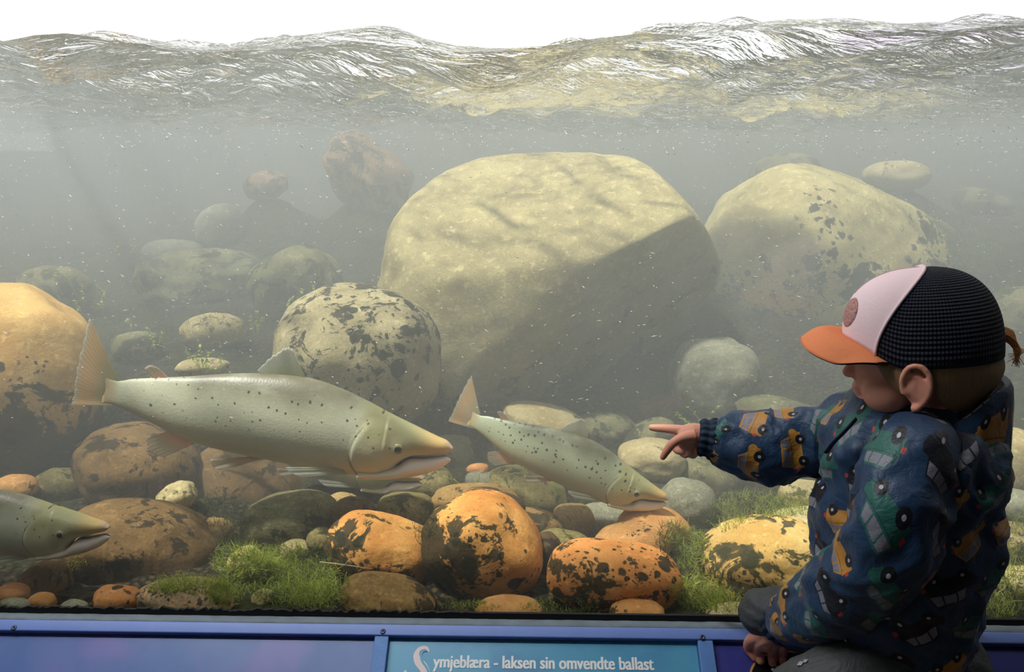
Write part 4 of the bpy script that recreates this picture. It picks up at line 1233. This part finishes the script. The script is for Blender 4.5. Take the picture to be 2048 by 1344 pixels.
# arms under the sleeves
FA = [(1720, 885, 1.215, 62), (1650, 884, 1.235, 48), (1560, 892, 1.25, 42), (1480, 884, 1.262, 38), (1430, 878, 1.27, 30), (1404, 872, 1.272, 25)]
mb.tube([P(a, b, c) for a, b, c, d in FA], [d * px_m(P(a, b, c)) for a, b, c, d in FA], 18)
tipy = PS(1522, 1318, -RAIL_T).y
WR = P(1556, 1256, tipy - 0.045)
NA = [P(1835, 905, 1.06), P(1805, 990, 1.02), P(1785, 1080, 1.0), P(1752, 1140, 1.02), P(1690, 1190, 1.08), P(1625, 1228, 1.15), WR]
mb.tube(NA, [.048, .042, .038, .036, .032, .026, .020], 18)
# legs under the trousers
LEGF = [(1850, 1330, 1.19, 62), (1740, 1275, 1.225, 52), (1620, 1238, 1.26, 44), (1524, 1226, 1.284, 36)]
mb.tube([P(a, b, c) for a, b, c, d in LEGF], [d * .0008 for a, b, c, d in LEGF], 16)
LEGN = [(1860, 1330, 1.09, 62), (1760, 1352, 1.06, 54), (1660, 1372, 1.06, 48), (1590, 1395, 1.08, 42)]
mb.tube([P(a, b, c) for a, b, c, d in LEGN], [d * .0008 for a, b, c, d in LEGN], 16)
body_me = remesh_union(mb, 0.0026, 6)

# hands, finer: joined to the same body mesh
hb = MB()
def q(px, py, y): return P(px, py, y)
s1 = px_m(P(1370, 875, 1.27))
hb.tube([q(1418, 874, 1.272), q(1404, 872, 1.272), q(1390, 872, 1.274), q(1372, 874, 1.276), q(1356, 874, 1.278)], [24 * s1, 25 * s1, 27 * s1, 26 * s1, 18 * s1], 18, flat=0.72, up=(0, 0, 1))
hb.ball(q(1376, 880, 1.270), (24 * s1, 16 * s1, 22 * s1), 20, 14)
def finger(pts, rad, sc):
    P_ = [Vector(p) for p in spline(pts, 22)]
    r = np.interp(np.linspace(0, 1, 22), np.linspace(0, 1, len(rad)), rad) * sc
    hb.tube(P_, list(r), 14)
    hb.ball(P_[-1], float(r[-1]) * 0.99, 14, 10)
finger([q(1376, 862, 1.276), q(1352, 859, 1.282), q(1330, 857, 1.290), q(1312, 856, 1.297), q(1303, 855, 1.300)], [11, 10, 8.6, 7.8, 6.4], s1)         # index
finger([q(1388, 872, 1.262), q(1364, 876, 1.256), q(1346, 886, 1.254), q(1334, 901, 1.256), q(1326, 914, 1.258)], [13, 10, 8.8, 8.0, 6.4], s1)        # thumb
finger([q(1362, 874, 1.286), q(1352, 884, 1.292), q(1354, 899, 1.288), q(1368, 902, 1.276)], [11, 9.5, 9, 8], s1)                                     # middle, curled
finger([q(1370, 884, 1.284), q(1364, 898, 1.288), q(1370, 908, 1.280), q(1382, 904, 1.268)], [10.5, 9.4, 8.8, 7.6], s1)
finger([q(1380, 888, 1.280), q(1378, 902, 1.282), q(1386, 910, 1.274), q(1394, 902, 1.266)], [9.5, 8.4, 7.8, 6.8], s1)
# left hand pressing on the sign
def on(px, py, lift): return PS(px, py, -RAIL_T + lift)
s2 = px_m(on(1530, 1300, 0.01))
hb.tube([WR + (WR - P(1525, 1288, tipy - .02)).normalized() * .02, WR, P(1545, 1268, tipy - .030), P(1536, 1280, tipy - .022), P(1530, 1290, tipy - .016)], [21 * s2, 22 * s2, 27 * s2, 29 * s2, 22 * s2], 18, flat=0.80, up=(1, 0, 0))
hb.ball(P(1538, 1276, tipy - .026), (32 * s2, 18 * s2, 20 * s2), 20, 14)
for pts, rr in (([P(1526, 1270, tipy - .030), P(1506, 1277, tipy - .018), on(1497, 1294, .016), on(1509, 1314, .008)], [13, 12, 10.5, 8.2]),
                ([P(1536, 1276, tipy - .036), P(1521, 1286, tipy - .026), on(1517, 1303, .017), on(1521, 1321, .009)], [13, 12, 11, 8.6]),
                ([P(1550, 1282, tipy - .036), P(1546, 1293, tipy - .028), on(1545, 1308, .016), on(1545, 1325, .009)], [13, 12, 10.8, 8.4]),
                ([P(1562, 1284, tipy - .034), P(1566, 1296, tipy - .028), on(1566, 1308, .013), on(1563, 1321, .008)], [12, 10.5, 9.2, 7.4])):
    finger(pts, rr, s2)
finger([P(1538, 1270, tipy - .020), P(1520, 1278, tipy - .004), on(1508, 1286, .012), on(1500, 1296, .008)], [12, 10.5, 9.4, 7.8], s2)
hand_me = remesh_union(hb, 0.0011, 4, 0.5)
bmj = bmesh.new()
bmj.from_mesh(body_me)
# leave the trunk of the body where the hands take over
bmj.from_mesh(hand_me)
pm = bpy.data.meshes.new('person')
bmj.to_mesh(pm); bmj.free()
pm.shade_smooth()
person = empty('person', P(1830, 1330, 1.14))
tag(person, 'small child in a cap kneeling at the window and pointing at a salmon', 'person')
PL = person.location.copy()
def child(name, me, mat, parent=None):
    """put a mesh given in world coordinates under the person"""
    if parent is None: parent = person
    off = PL
    me.transform(Matrix.Translation(-off))
    o = link(name, me, mat, parent)
    return o
child('body', pm, M_skin)
M_eyew = plain('eye_white', srgb(226, 224, 220), 0.2, 0.6, 0.02)
M_eyei = plain('eye_iris', srgb(70, 92, 110), 0.15, 0.7, 0.2, 200)
for sg in (-1, 1):
    m_ = MB().ball(H(107, sg * 36, -22), 15 * hs, 18, 12)
    e = child('eye', mesh('eye', m_.v, m_.f), M_eyew)
    m_ = MB().ball(H(115, sg * 37, -22), Vector((8.2, 7.5, 7.5)) * hs, 16, 10, HM4)
    child('iris', mesh('iris', m_.v, m_.f), M_eyei, e)

# ---- cloth: printed jacket
def print_mat(name):
    t = NT(name)
    uv = t.attr('cloth').outputs['Vector']
    s = t.n('SeparateXYZ', Vector=uv)
    CS, CH = 0.074 * 1.12, 0.056 * 1.16
    y = t.math('DIVIDE', s.outputs[1], CH)
    row = t.math('FLOOR', y)
    x = t.math('ADD', t.math('DIVIDE', s.outputs[0], CS), t.math('MULTIPLY', row, 0.37))
    colm = t.math('FLOOR', x)
    wn = t.n('TexWhiteNoise', {'noise_dimensions': '2D'}, Vector=t.n('CombineXYZ', X=colm, Y=row).outputs[0])
    hc = t.n('SeparateXYZ', Vector=wn.outputs['Color'])
    h1, h2, h3 = hc.outputs[0], hc.outputs[1], hc.outputs[2]
    lx = t.math('MULTIPLY', t.math('SUBTRACT', t.math('SUBTRACT', x, colm), t.math('ADD', 0.46, t.math('MULTIPLY', h3, 0.08))), CS)
    ly = t.math('MULTIPLY', t.math('SUBTRACT', t.math('SUBTRACT', y, row), 0.5), CH)
    an = t.math('ADD', 0.30, t.math('MULTIPLY', t.math('SUBTRACT', h2, 0.5), 0.9))
    ca, sa = t.math('COSINE', an), t.math('SINE', an)
    px = t.math('DIVIDE', t.math('SUBTRACT', t.math('MULTIPLY', lx, ca), t.math('MULTIPLY', ly, sa)), 1.14)
    py = t.math('DIVIDE', t.math('ADD', t.math('MULTIPLY', lx, sa), t.math('MULTIPLY', ly, ca)), 1.14)
    def box(cx, cy, hx, hy):
        a = t.math('LESS_THAN', t.math('ABSOLUTE', t.math('SUBTRACT', px, cx)), hx)
        b = t.math('LESS_THAN', t.math('ABSOLUTE', t.math('SUBTRACT', py, cy)), hy)
        return t.math('MULTIPLY', a, b)
    def disc(cx, cy, r):
        dx, dy = t.math('SUBTRACT', px, cx), t.math('SUBTRACT', py, cy)
        return t.math('LESS_THAN', t.math('ADD', t.math('MULTIPLY', dx, dx), t.math('MULTIPLY', dy, dy)), r * r)
    def trap(cx, y0, y1, w0, k):
        a = t.math('LESS_THAN', t.math('ABSOLUTE', t.math('SUBTRACT', px, cx)), t.math('SUBTRACT', w0, t.math('MULTIPLY', t.math('SUBTRACT', py, y0), k)))
        b = t.math('MULTIPLY', t.math('GREATER_THAN', py, y0), t.math('LESS_THAN', py, y1))
        return t.math('MULTIPLY', a, b)
    base = srgb(27, 58, 90)
    must, teal, navy = srgb(190, 132, 50), srgb(34, 98, 88), srgb(16, 18, 32)
    bc = t.mix(t.math('GREATER_THAN', h1, 0.40), must, teal)
    bc = t.mix(t.math('GREATER_THAN', h1, 0.70), bc, navy)
    col = base
    body = t.math('MAXIMUM', box(0, -0.003, 0.0275, 0.0085), trap(-0.003, 0.0045, 0.0195, 0.0235, 0.45))
    body = t.math('MAXIMUM', body, disc(0.0255, -0.001, 0.0062))
    col = t.mix(body, col, bc)
    win = trap(-0.003, 0.0070, 0.0172, 0.0205, 0.45)
    for cx in (-0.0105, 0.0045):
        win = t.math('MULTIPLY', win, t.math('GREATER_THAN', t.math('ABSOLUTE', t.math('SUBTRACT', px, cx)), 0.0009))
    col = t.mix(win, col, srgb(128, 126, 138))
    col = t.mix(box(0.0, 0.0046, 0.027, 0.0006), col, t.vmath('SCALE', bc, 0.5))
    col = t.mix(box(-0.0285, -0.002, 0.0022, 0.0026), col, srgb(190, 60, 50))
    for cx in (-0.0165, 0.0160):
        col = t.mix(disc(cx, -0.0110, 0.0076), col, srgb(14, 14, 22))
        col = t.mix(disc(cx, -0.0110, 0.0022), col, srgb(190, 190, 200))
    # small filler marks between cars
    wv = t.noise(t.vmath('SCALE', uv, 900.0), 1.0, 2)
    co = t.coord()
    fold = t.noise(co, 26.0, 4, 0.6, 0.4)
    t.principled(Base_Color=t.mix(t.math('MULTIPLY', wv, 0.2), col, (0, 0, 0, 1)), Roughness=0.50, Specular_IOR_Level=0.45, Sheen_Weight=0.1, Normal=t.bump(fold, 0.45, 0.012))
    return t.m
M_print = print_mat('car_print_fabric')
M_cuff = plain('navy_elastic', srgb(30, 44, 62), 0.7, 0.3, 0.25, 120, 0.2)
M_lining = plain('dark_lining', srgb(26, 30, 38), 0.8, 0.2, 0.2, 80)

def grid_mesh(name, pts, uvs, m, n):
    me = mesh(name, pts, [(i * n + k, i * n + k + 1, (i + 1) * n + k + 1, (i + 1) * n + k) for i in range(m - 1) for k in range(n - 1)])
    a = me.attributes.new('cloth', 'FLOAT_VECTOR', 'POINT')
    a.data.foreach_set('vector', np.asarray([(u, v, 0) for u, v in uvs], np.float32).ravel())
    return me
def ridge(x, y, z=0.0):
    return 1 - 2 * abs(mnoise.noise(Vector((x, y, z))))
# torso: rows are (py, front px, back px, half width across)
TOR = [(792, 1706, 1975, .070), (812, 1690, 1990, .098), (842, 1668, 2000, .128), (880, 1655, 2004, .146), (930, 1652, 2004, .150), (965, 1660, 1998, .148), (986, 1650, 1988, .147), (1012, 1638, 1998, .150),
       (1050, 1636, 2000, .150), (1090, 1638, 1984, .150), (1130, 1643, 1972, .148), (1180, 1650, 1958, .146), (1230, 1656, 1948, .143), (1280, 1664, 1940, .142), (1330, 1670, 1931, .142), (1372, 1674, 1926, .140)]
TS = spline([(a, b, c, d) for a, b, c, d in TOR], 90)
n = 121
pts, uvs = [], []
vlen, last = 0, None
for i, (py, f, b_, hw) in enumerate(TS):
    c = P((f + b_) / 2 - 8, py, YT)
    if last is not None: vlen += (c - last).length
    last = c
    a = (b_ - f) / 2 * px_m(c) * 0.86
    for k in range(n):
        ph = math.pi / 2 + 2 * math.pi * k / (n - 1)
        cx, sx = math.cos(ph), math.sin(ph)
        e = 0.88
        d = TB * (math.copysign(abs(cx) ** e, cx) * a) - TL * (math.copysign(abs(sx) ** e, sx) * hw * 0.92)
        w = 0.011 * ridge(cx * 1.6 + vlen * 9, sx * 1.6, vlen * 7) + 0.007 * ridge(cx * 3 - vlen * 22, sx * 3 + 7, vlen * 18)
        w *= float(sstep(0, 0.06, vlen))
        d2 = d * (1 + w / max(d.length, .05))
        # drawcord pinch at the waist of the hood bulge
        pts.append(c + d2); uvs.append(((ph - math.pi / 2) * 0.125, vlen))
me = grid_mesh('jacket', pts, uvs, len(TS), n)
JK = child('jacket', me, M_print)
JK['label'] = 'blue jacket printed with upside-down cars'
md = JK.modifiers.new('solid', 'SOLIDIFY'); md.thickness = 0.003; md.offset = -1

def sleeve(name, path, rad, tw, seed, flat=1.0, amp=1.0):
    m, n = 110, 73
    C = spline([tuple(p) for p in path], m)
    R = np.interp(np.linspace(0, 1, m), np.linspace(0, 1, len(rad)), rad)
    pts, uvs = [], []
    prev, L = None, 0.0
    for i in range(m):
        p = Vector(C[i])
        t = (Vector(C[min(i + 1, m - 1)]) - Vector(C[max(i - 1, 0)])).normalized()
        if i: L += (p - Vector(C[i - 1])).length
        u = Vector((0, 1, 0)) if prev is None else prev
        u = (u - t * u.dot(t)).normalized(); prev = u
        w = t.cross(u)
        for k in range(n):
            ph = 2 * math.pi * k / (n - 1)
            c, s = math.cos(ph), math.sin(ph)
            # slanting folds twisting round the sleeve
            fo = 0.14 * ridge(c * 0.9 + L * 7 + s * 0.7, s * 0.9 - L * 10, L * 12 + seed) + 0.09 * ridge(c * 1.6 - L * 26, s * 1.6 + L * 14, seed + 4.0) + 0.05 * mnoise.noise(Vector((c * 2, s * 2, L * 30 + seed)))
            end = min(1.0, (m - 1 - i) / 10.0)
            rr = R[i] * (1 + fo * amp * (0.35 + 0.65 * end)) * (1 + (1 - end) * 0.05 * math.cos(14 * ph))
            pts.append(p + (u * c * flat + w * s) * rr)
            uvs.append((ph * 0.058 + seed, L + 0.013 * seed))
    me = grid_mesh(name, pts, uvs, m, n)
    o = child(name, me, M_print, JK)
    return C, R, o
pf = [P(*c) for c in ((1745, 868, 1.20), (1695, 872, 1.215), (1650, 880, 1.232), (1600, 889, 1.243), (1540, 896, 1.252), (1485, 886, 1.262), (1444, 881, 1.268), (1418, 876, 1.272))]
rf = [k * 0.96 * px_m(p) for k, p in zip((84, 78, 67, 65, 70, 64, 50, 35), pf)]
sleeve('sleeve', pf, rf, 1, 3.1, 0.82)
pn = [P(1846, 888, 1.085), P(1830, 925, 1.045), P(1808, 990, 1.020), P(1788, 1065, 1.005), P(1752, 1135, 1.025), P(1690, 1182, 1.075), P(1630, 1215, 1.135), P(1588, 1238, tipy - .075), P(1570, 1248, tipy - .058)]
rn = [k * 0.90 * px_m(p) for k, p in zip((74, 96, 100, 97, 95, 88, 72, 56, 42), pn)]
sleeve('sleeve', pn, rn, 1, 7.4, 0.90)
def cuff(a, b, r0, r1, flat, nfold):
    a, b = Vector(a), Vector(b)
    t = (b - a).normalized()
    u = Vector((0, 1, 0)); u = (u - t * u.dot(t)).normalized(); w = t.cross(u)
    rings = []
    for i, (v, k) in enumerate(((0, .92), (.08, 1.06), (.3, 1.10), (.45, .99), (.55, .98), (.72, 1.08), (.9, 1.06), (1.0, .97), (1.0, .80), (.8, .78))):
        r = r0 + (r1 - r0) * v
        rings.append([a + (b - a) * v + (u * math.cos(2 * math.pi * j / 96) * flat + w * math.sin(2 * math.pi * j / 96)) * r * (k + 0.055 * math.sin(nfold * 2 * math.pi * j / 96 + 0.6 * math.sin(i)) * (1 if i < 8 else .3)) for j in range(96)])
    m_ = MB().rings(rings, cap=False)
    o = child('cuff', mesh('cuff', m_.v, m_.f), M_cuff, JK)
    o['label'] = 'gathered navy elastic cuff'
cuff(P(1432, 879, 1.269), P(1396, 874, 1.273), 40 * s1, 33 * s1, 0.80, 16)
cuff(pn[-2], WR + (P(1536, 1280, tipy - .022) - WR) * 0.12, 46 * s2, 35 * s2, 0.85, 14)
# collar and hood lying round the neck
NC = P(1842, 818, YT)
ns = px_m(NC)
m, n = 121, 15
pts, uvs = [], []
for i in range(m):
    ph = -math.pi + 2 * math.pi * i / (m - 1)       # 0 = front of the child, +-pi = back
    bk = 0.5 - 0.5 * math.cos(ph)                   # 0 front, 1 back
    bk2 = bk ** 1.5
    ux, uy = -math.cos(ph), math.sin(ph)
    def at(r, py):
        return NC + TB * (ux * r * 0.90 * ns) - TL * (uy * r * 0.84 * ns) + Vector((0, 0, (818 - py) * ns))
    rim_y = 806 - 4 * math.cos(ph) - 72 * float(sstep(0.62, 1.0, bk))
    w = 5 * mnoise.noise(Vector((ux * 2.2, uy * 2.2, 1)))
    prof_ = [(96, 850), (100, 830), (118 + 14 * bk, rim_y + 34), (136 + 14 * bk, rim_y + 10), (144 + 12 * bk, rim_y + 1), (151 + 10 * bk, rim_y + 3), (157 + 8 * bk + w, rim_y + 16), (159 + 12 * bk2 + w * 1.5, rim_y + 34 + 10 * bk),
             (156 + 20 * bk2 + w * 2, 848 + 8 * bk2), (154 + 24 * bk2 + w * 2, 868 + 30 * bk2), (150 + 22 * bk2 + w, 880 + 62 * bk2), (142 + 14 * bk2, 888 + 90 * bk2), (128 + 10 * bk2, 890 + 106 * bk2), (110, 886 + 90 * bk2), (96, 870 + 40 * bk2)]
    for k, (r_, py) in enumerate(prof_):
        fz = 4.0 * ridge(ux * 1.5 + k * .25, uy * 1.5, k * 0.3)
        pts.append(at(r_ + (fz if 5 < k < 13 else 0), py)); uvs.append((ph * 0.12, 0.02 * k + 0.6))
me = grid_mesh('hood', pts, uvs, m, n)
hd = child('hood', me, [M_print, M_lining], JK)
hd['label'] = 'hood folded down behind the neck'
for p_ in hd.data.polygons:
    if min(v % n for v in p_.vertices) < 3: p_.material_index = 1
# zip flap and drawcord seam on the chest
zp = [P(a, b, c) for a, b, c in ((1712, 838, 1.075), (1690, 862, 1.060), (1668, 884, 1.062), (1652, 905, 1.08))]
m_ = MB().tube([Vector(v) for v in spline([tuple(v) for v in zp], 24)], 5 * ns, 10, flat=0.5)
child('zip_flap', mesh('zip_flap', m_.v, m_.f), M_cuff, JK)

# ---- trousers
def trouser_mat():
    t = NT('charcoal_trousers')
    co = t.coord()
    c = t.mix(t.noise(co, 140.0, 2), srgb(58, 60, 60), srgb(78, 80, 80))
    t.principled(Base_Color=c, Roughness=0.6, Specular_IOR_Level=0.35, Normal=t.bump(t.noise(co, 24.0, 4, 0.6, 0.8), 0.5, 0.012))
    return t.m
M_tr = trouser_mat()
tb = MB()
def leg(path, rad):
    C = [Vector(v) for v in spline([tuple(p) for p in path], 40)]
    R = np.interp(np.linspace(0, 1, 40), np.linspace(0, 1, len(rad)), rad)
    tb.tube(C, list(R), 28)
    tb.ball(C[-1], float(R[-1]) * 0.99, 20, 14)
kf = P(1528, 1226, 1.286)
leg([P(1850, 1325, 1.19), P(1740, 1272, 1.225), P(1620, 1236, 1.262), kf], [.070, .062, .052, .043])
leg([kf, P(1600, 1256, 1.268), P(1720, 1300, 1.22), P(1800, 1380, 1.20)], [.042, .040, .042, .040])
leg([P(1860, 1335, 1.09), P(1760, 1350, 1.055), P(1660, 1372, 1.055), P(1590, 1400, 1.08)], [.072, .062, .055, .048])
leg([P(1590, 1400, 1.08), P(1600, 1500, 1.09), P(1620, 1590, 1.10)], [.048, .042, .036])
tb.ball(P(1840, 1330, 1.14), (.098, .118, .085), 28, 18)
tm = remesh_union(tb, 0.0040, 8)
for v in tm.vertices:
    nrm = v.normal
    v.co += nrm * (0.003 * ridge(v.co.x * 22 + v.co.z * 18, v.co.y * 16, v.co.z * 30))
TRS = child('trousers', tm, M_tr)
bt = BVHTree.FromPolygons([v.co + PL for v in tm.vertices], [tuple(p.vertices) for p in tm.polygons])
d = (CAMR @ Vector(((1606 - IW / 2) / FPX, (IH / 2 - 1326) / FPX, -1.0))).normalized()
lp, ln = bt.ray_cast(EYE, d)[:2]
if lp is not None:
    a = Vector((1, 0, 0)); a = (a - ln * a.dot(ln)).normalized(); b = ln.cross(a)
    m_ = MB()
    for (ox, sc) in ((-.0035, 1), (.0045, .8)):
        c = lp + ln * .0012 + a * ox
        w, h_ = .006 * sc, .004 * sc
        ring = [c + a * w, c + b * h_, c - a * w, c - b * h_]
        m_.rings([ring, [v + ln * .0006 for v in ring]])
    child('logo_print', mesh('logo_print', m_.v, m_.f, False), plain('pale_logo', srgb(150, 150, 150), 0.5), TRS)
# bench under the child
BT = P(1700, 1420, 1.05).z
bench = empty('bench', Vector((P(1780, 1400, 1.0).x, 0.93, 0)))
tag(bench, 'low wooden bench that the child rests on below the sloped signs', 'bench')
bx_ = 0.30
o = MB().box(-bx_, bx_, -.13, .11, BT - .05, BT - .02).build('seat', M_bench, bench, False); bevel(o, .004)
for sx_ in (-bx_ + .05, bx_ - .05):
    for sy_ in (-.10, .08):
        MB().box(sx_ - .018, sx_ + .018, sy_ - .018, sy_ + .018, 0, BT - .05).build('leg', M_bench, bench, False)

# ---- cap
M_cfront = plain('blush_cotton', srgb(236, 208, 210), 0.8, 0.15, 0.03, 220, 0.1)
M_corange = plain('terracotta_twill', srgb(222, 132, 86), 0.75, 0.2, 0.06, 160, 0.15)
M_cdark = plain('black_binding', srgb(20, 20, 26), 0.8, 0.2, 0.1, 100)
t = NT('navy_mesh_fabric')
cs = t.n('SeparateXYZ', Vector=t.attr('cloth').outputs['Vector'])
wv = t.math('SINE', t.math('MULTIPLY', cs.outputs[1], 2 * math.pi / 0.0048))
wu = t.math('SINE', t.math('MULTIPLY', cs.outputs[0], 2 * math.pi / 0.0048))
hgt = t.math('ADD', wv, t.math('MULTIPLY', wu, 0.4))
t.principled(Base_Color=t.mix(t.ramp(hgt, -1, 1), srgb(10, 12, 20), srgb(30, 34, 52)), Roughness=0.7, Specular_IOR_Level=0.25, Normal=t.bump(hgt, 0.8, 0.0015))
M_cmesh = t.m
CA, CB, CH_ = 158.0, 122.0, 168.0
def band_u(az):
    c = math.cos(az)
    return -8 + 46 * float(sstep(0.25, 1.0, c))
def crown(az, el, off=0.0):
    """az 0 = forehead, positive = the child's left; el 0 (band) .. 1 (top button)"""
    th = el * math.pi / 2
    k = 2.45
    c, s = abs(math.cos(th)) ** (2 / k), abs(math.sin(th)) ** (2 / k)
    u0 = band_u(az)
    f = (CA + off) * c * math.cos(az)
    l = (CB + off) * c * math.sin(az)
    return H(f - 6 * s, l, u0 + (CH_ - u0 + off) * s)
def azb(el):
    return math.radians(52 + 42 * el ** 1.3)
def panel(nm, lo, hi, mat, off=0.0, n=61, m=40, parent=None, e0=0.0, e1=1.0):
    pts, uvs = [], []
    for i in range(m):
        el = e0 + (e1 - e0) * i / (m - 1)
        a0, a1 = lo(el), hi(el)
        for k in range(n):
            az = a0 + (a1 - a0) * k / (n - 1)
            pts.append(crown(az, el, off)); uvs.append((az * 0.10, el * 0.155))
    o = child(nm, grid_mesh(nm, pts, uvs, m, n), mat, parent)
    md = o.modifiers.new('solid', 'SOLIDIFY'); md.thickness = 0.002; md.offset = -1
    return o
cap = panel('cap', lambda e: azb(e), lambda e: 2 * math.pi - azb(e), M_cmesh, n=101)
cap['label'] = 'cap with navy mesh back'
fp = panel('front_panel', lambda e: -azb(e), lambda e: azb(e), M_cfront, off=1.0, parent=cap)
fp['label'] = 'blush white front of the cap'
for sg in (-1, 1):
    m_ = MB().tube([crown(sg * azb(e), e, 1.5) for e in np.linspace(0.0, 0.985, 40)], 3.2 * hs, 8)
    child('piping', mesh('piping', m_.v, m_.f), M_cfront, cap)
m_ = MB().tube([crown(0, e, 1.2) for e in np.linspace(0.4, 1.0, 30)], 1.2 * hs, 6)
child('seam', mesh('seam', m_.v, m_.f), plain('seam_thread', srgb(176, 150, 150), 0.8), fp)
m_ = MB().ball(crown(0, 1.0), Vector((9, 9, 5)) * hs, 14, 8, HM4)
child('button', mesh('button', m_.v, m_.f), M_cfront, cap)
# brim
n, m = 61, 16
pts, uvs = [], []
for i in range(m):
    v = i / (m - 1)
    for k in range(n):
        q_ = -1 + 2 * k / (n - 1)
        az = math.radians(62) * q_
        a = math.radians(86) * q_
        b0 = (CA * 0.985 * math.cos(az), CB * 0.985 * math.sin(az), band_u(az) - 1)
        e0_ = (62 + 184 * math.cos(a) ** 0.62, math.copysign(120 * abs(math.sin(a)) ** 0.85, a), 30 - 44 * (1 - math.cos(a)) ** 0.7 + 15 * float(sstep(60, 86, abs(math.degrees(a)))))
        arch = 19 * math.sin(math.pi * v) * math.cos(a)
        pts.append(H(*(b0[j] * (1 - v) + e0_[j] * v + (arch if j == 2 else 0) for j in range(3)))); uvs.append((q_, v))
br = child('brim', grid_mesh('brim', pts, uvs, m, n), [M_corange, M_cdark], cap)
br['label'] = 'terracotta orange brim'
md = br.modifiers.new('solid', 'SOLIDIFY'); md.thickness = 0.0036; md.offset = 0; md.material_offset = 1; md.material_offset_rim = 1
bn = br.data.polygons[len(br.data.polygons) // 2].normal
if bn.z < 0: br.data.flip_normals()
# round badge on the front
t = NT('badge_stitching')
cs = t.n('SeparateXYZ', Vector=t.attr('cloth').outputs['Vector'])
nz = t.noise(t.vmath('SCALE', t.attr('cloth').outputs['Vector'], 420.0), 1.0, 3, 0.6, 1.5)
t.principled(Base_Color=t.mix(t.ramp(nz, 0.48, 0.56), srgb(196, 148, 140), srgb(126, 84, 84)), Roughness=0.8, Normal=t.bump(nz, 0.5, 0.002))
rr = 12
pts, uvs = [], []
for i in range(rr):
    for k in range(49):
        a = 2 * math.pi * k / 48
        v = i / (rr - 1)
        az, el = math.radians(15) + math.radians(14) * v * math.cos(a), 0.22 + 0.145 * v * math.sin(a)
        pts.append(crown(az, el, 3.4 - (1.6 if i == rr - 1 else 0))); uvs.append((az * 0.10, el * 0.155))
child('badge', grid_mesh('badge', pts, uvs, rr, 49), t.m, fp)['label'] = 'round stitched badge'

# ---- hair
def hair_mat(name, a, b):
    t = NT(name)
    uv = t.attr('cloth').outputs['Vector']
    nz = t.noise(t.vmath('MULTIPLY', uv, (900, 30, 1)), 1.0, 3, 0.6)
    t.principled(Base_Color=t.mix(nz, a, b), Roughness=0.5, Specular_IOR_Level=0.4, Normal=t.bump(nz, 0.7, 0.003))
    return t.m
M_hair = hair_mat('fair_hair', srgb(122, 96, 64), srgb(178, 146, 102))
pts, uvs = [], []
m, n = 18, 141
for i in range(m):
    v = i / (m - 1)
    for k in range(n):
        az = math.radians(48) + math.radians(264) * k / (n - 1)
        d_ = abs(math.degrees(az) - 180)           # 180 = back of the head
        low = np.interp(d_, [0, 30, 60, 75, 84, 92, 100, 106, 114, 122, 132], [-118, -116, -108, -96, -72, -40, -16, -50, -66, -44, -8])
        lowj = low + 6 * mnoise.noise(Vector((k * 0.45, 1, 0)))
        u = -2 + (lowj + 2) * v
        sh = math.sqrt(max(0.05, 1 - ((min(u, 0) - 10) / 172.0) ** 2)) * (1 - 0.10 * float(sstep(-40, -120, u))) * (0.945 + 0.055 * float(sstep(0.0, 0.3, v)))
        pts.append(H(-8 + 154 * sh * math.cos(az), 117 * sh * math.sin(az), u)); uvs.append((az * 0.10, v * 0.07))
hr = child('hair', grid_mesh('hair', pts, uvs, m, n), M_hair)
md = hr.modifiers.new('solid', 'SOLIDIFY'); md.thickness = 0.004; md.offset = 0.5
M_pony = plain('sunlit_hair', srgb(236, 178, 116), 0.5, 0.4, 0.25, 300)
r = random.Random(3)
mbp = MB()
for i in range(70):
    j1, j2 = r.gauss(0, 1), r.gauss(0, 1)
    c = [H(-150, -20 + 5 * j1, 30 + 5 * j2), H(-166, -20 + 7 * j1, 26 + 6 * j2), H(-181, -22 + 7 * j1, 12 + 7 * j2), H(-187 + 4 * j2, -22 + 8 * j1, -8 + r.uniform(-6, 6)), H(-184 + 6 * j1, -22 + 9 * j2, -26 + r.uniform(-14, 8))]
    mbp.tube([Vector(v) for v in spline([tuple(v) for v in c], 14)], [1.5 * hs * (1 - .7 * k / 13) for k in range(14)], 5)
po = child('ponytail', mesh('ponytail', mbp.v, mbp.f), M_pony, hr)
po['kind'] = 'stuff'
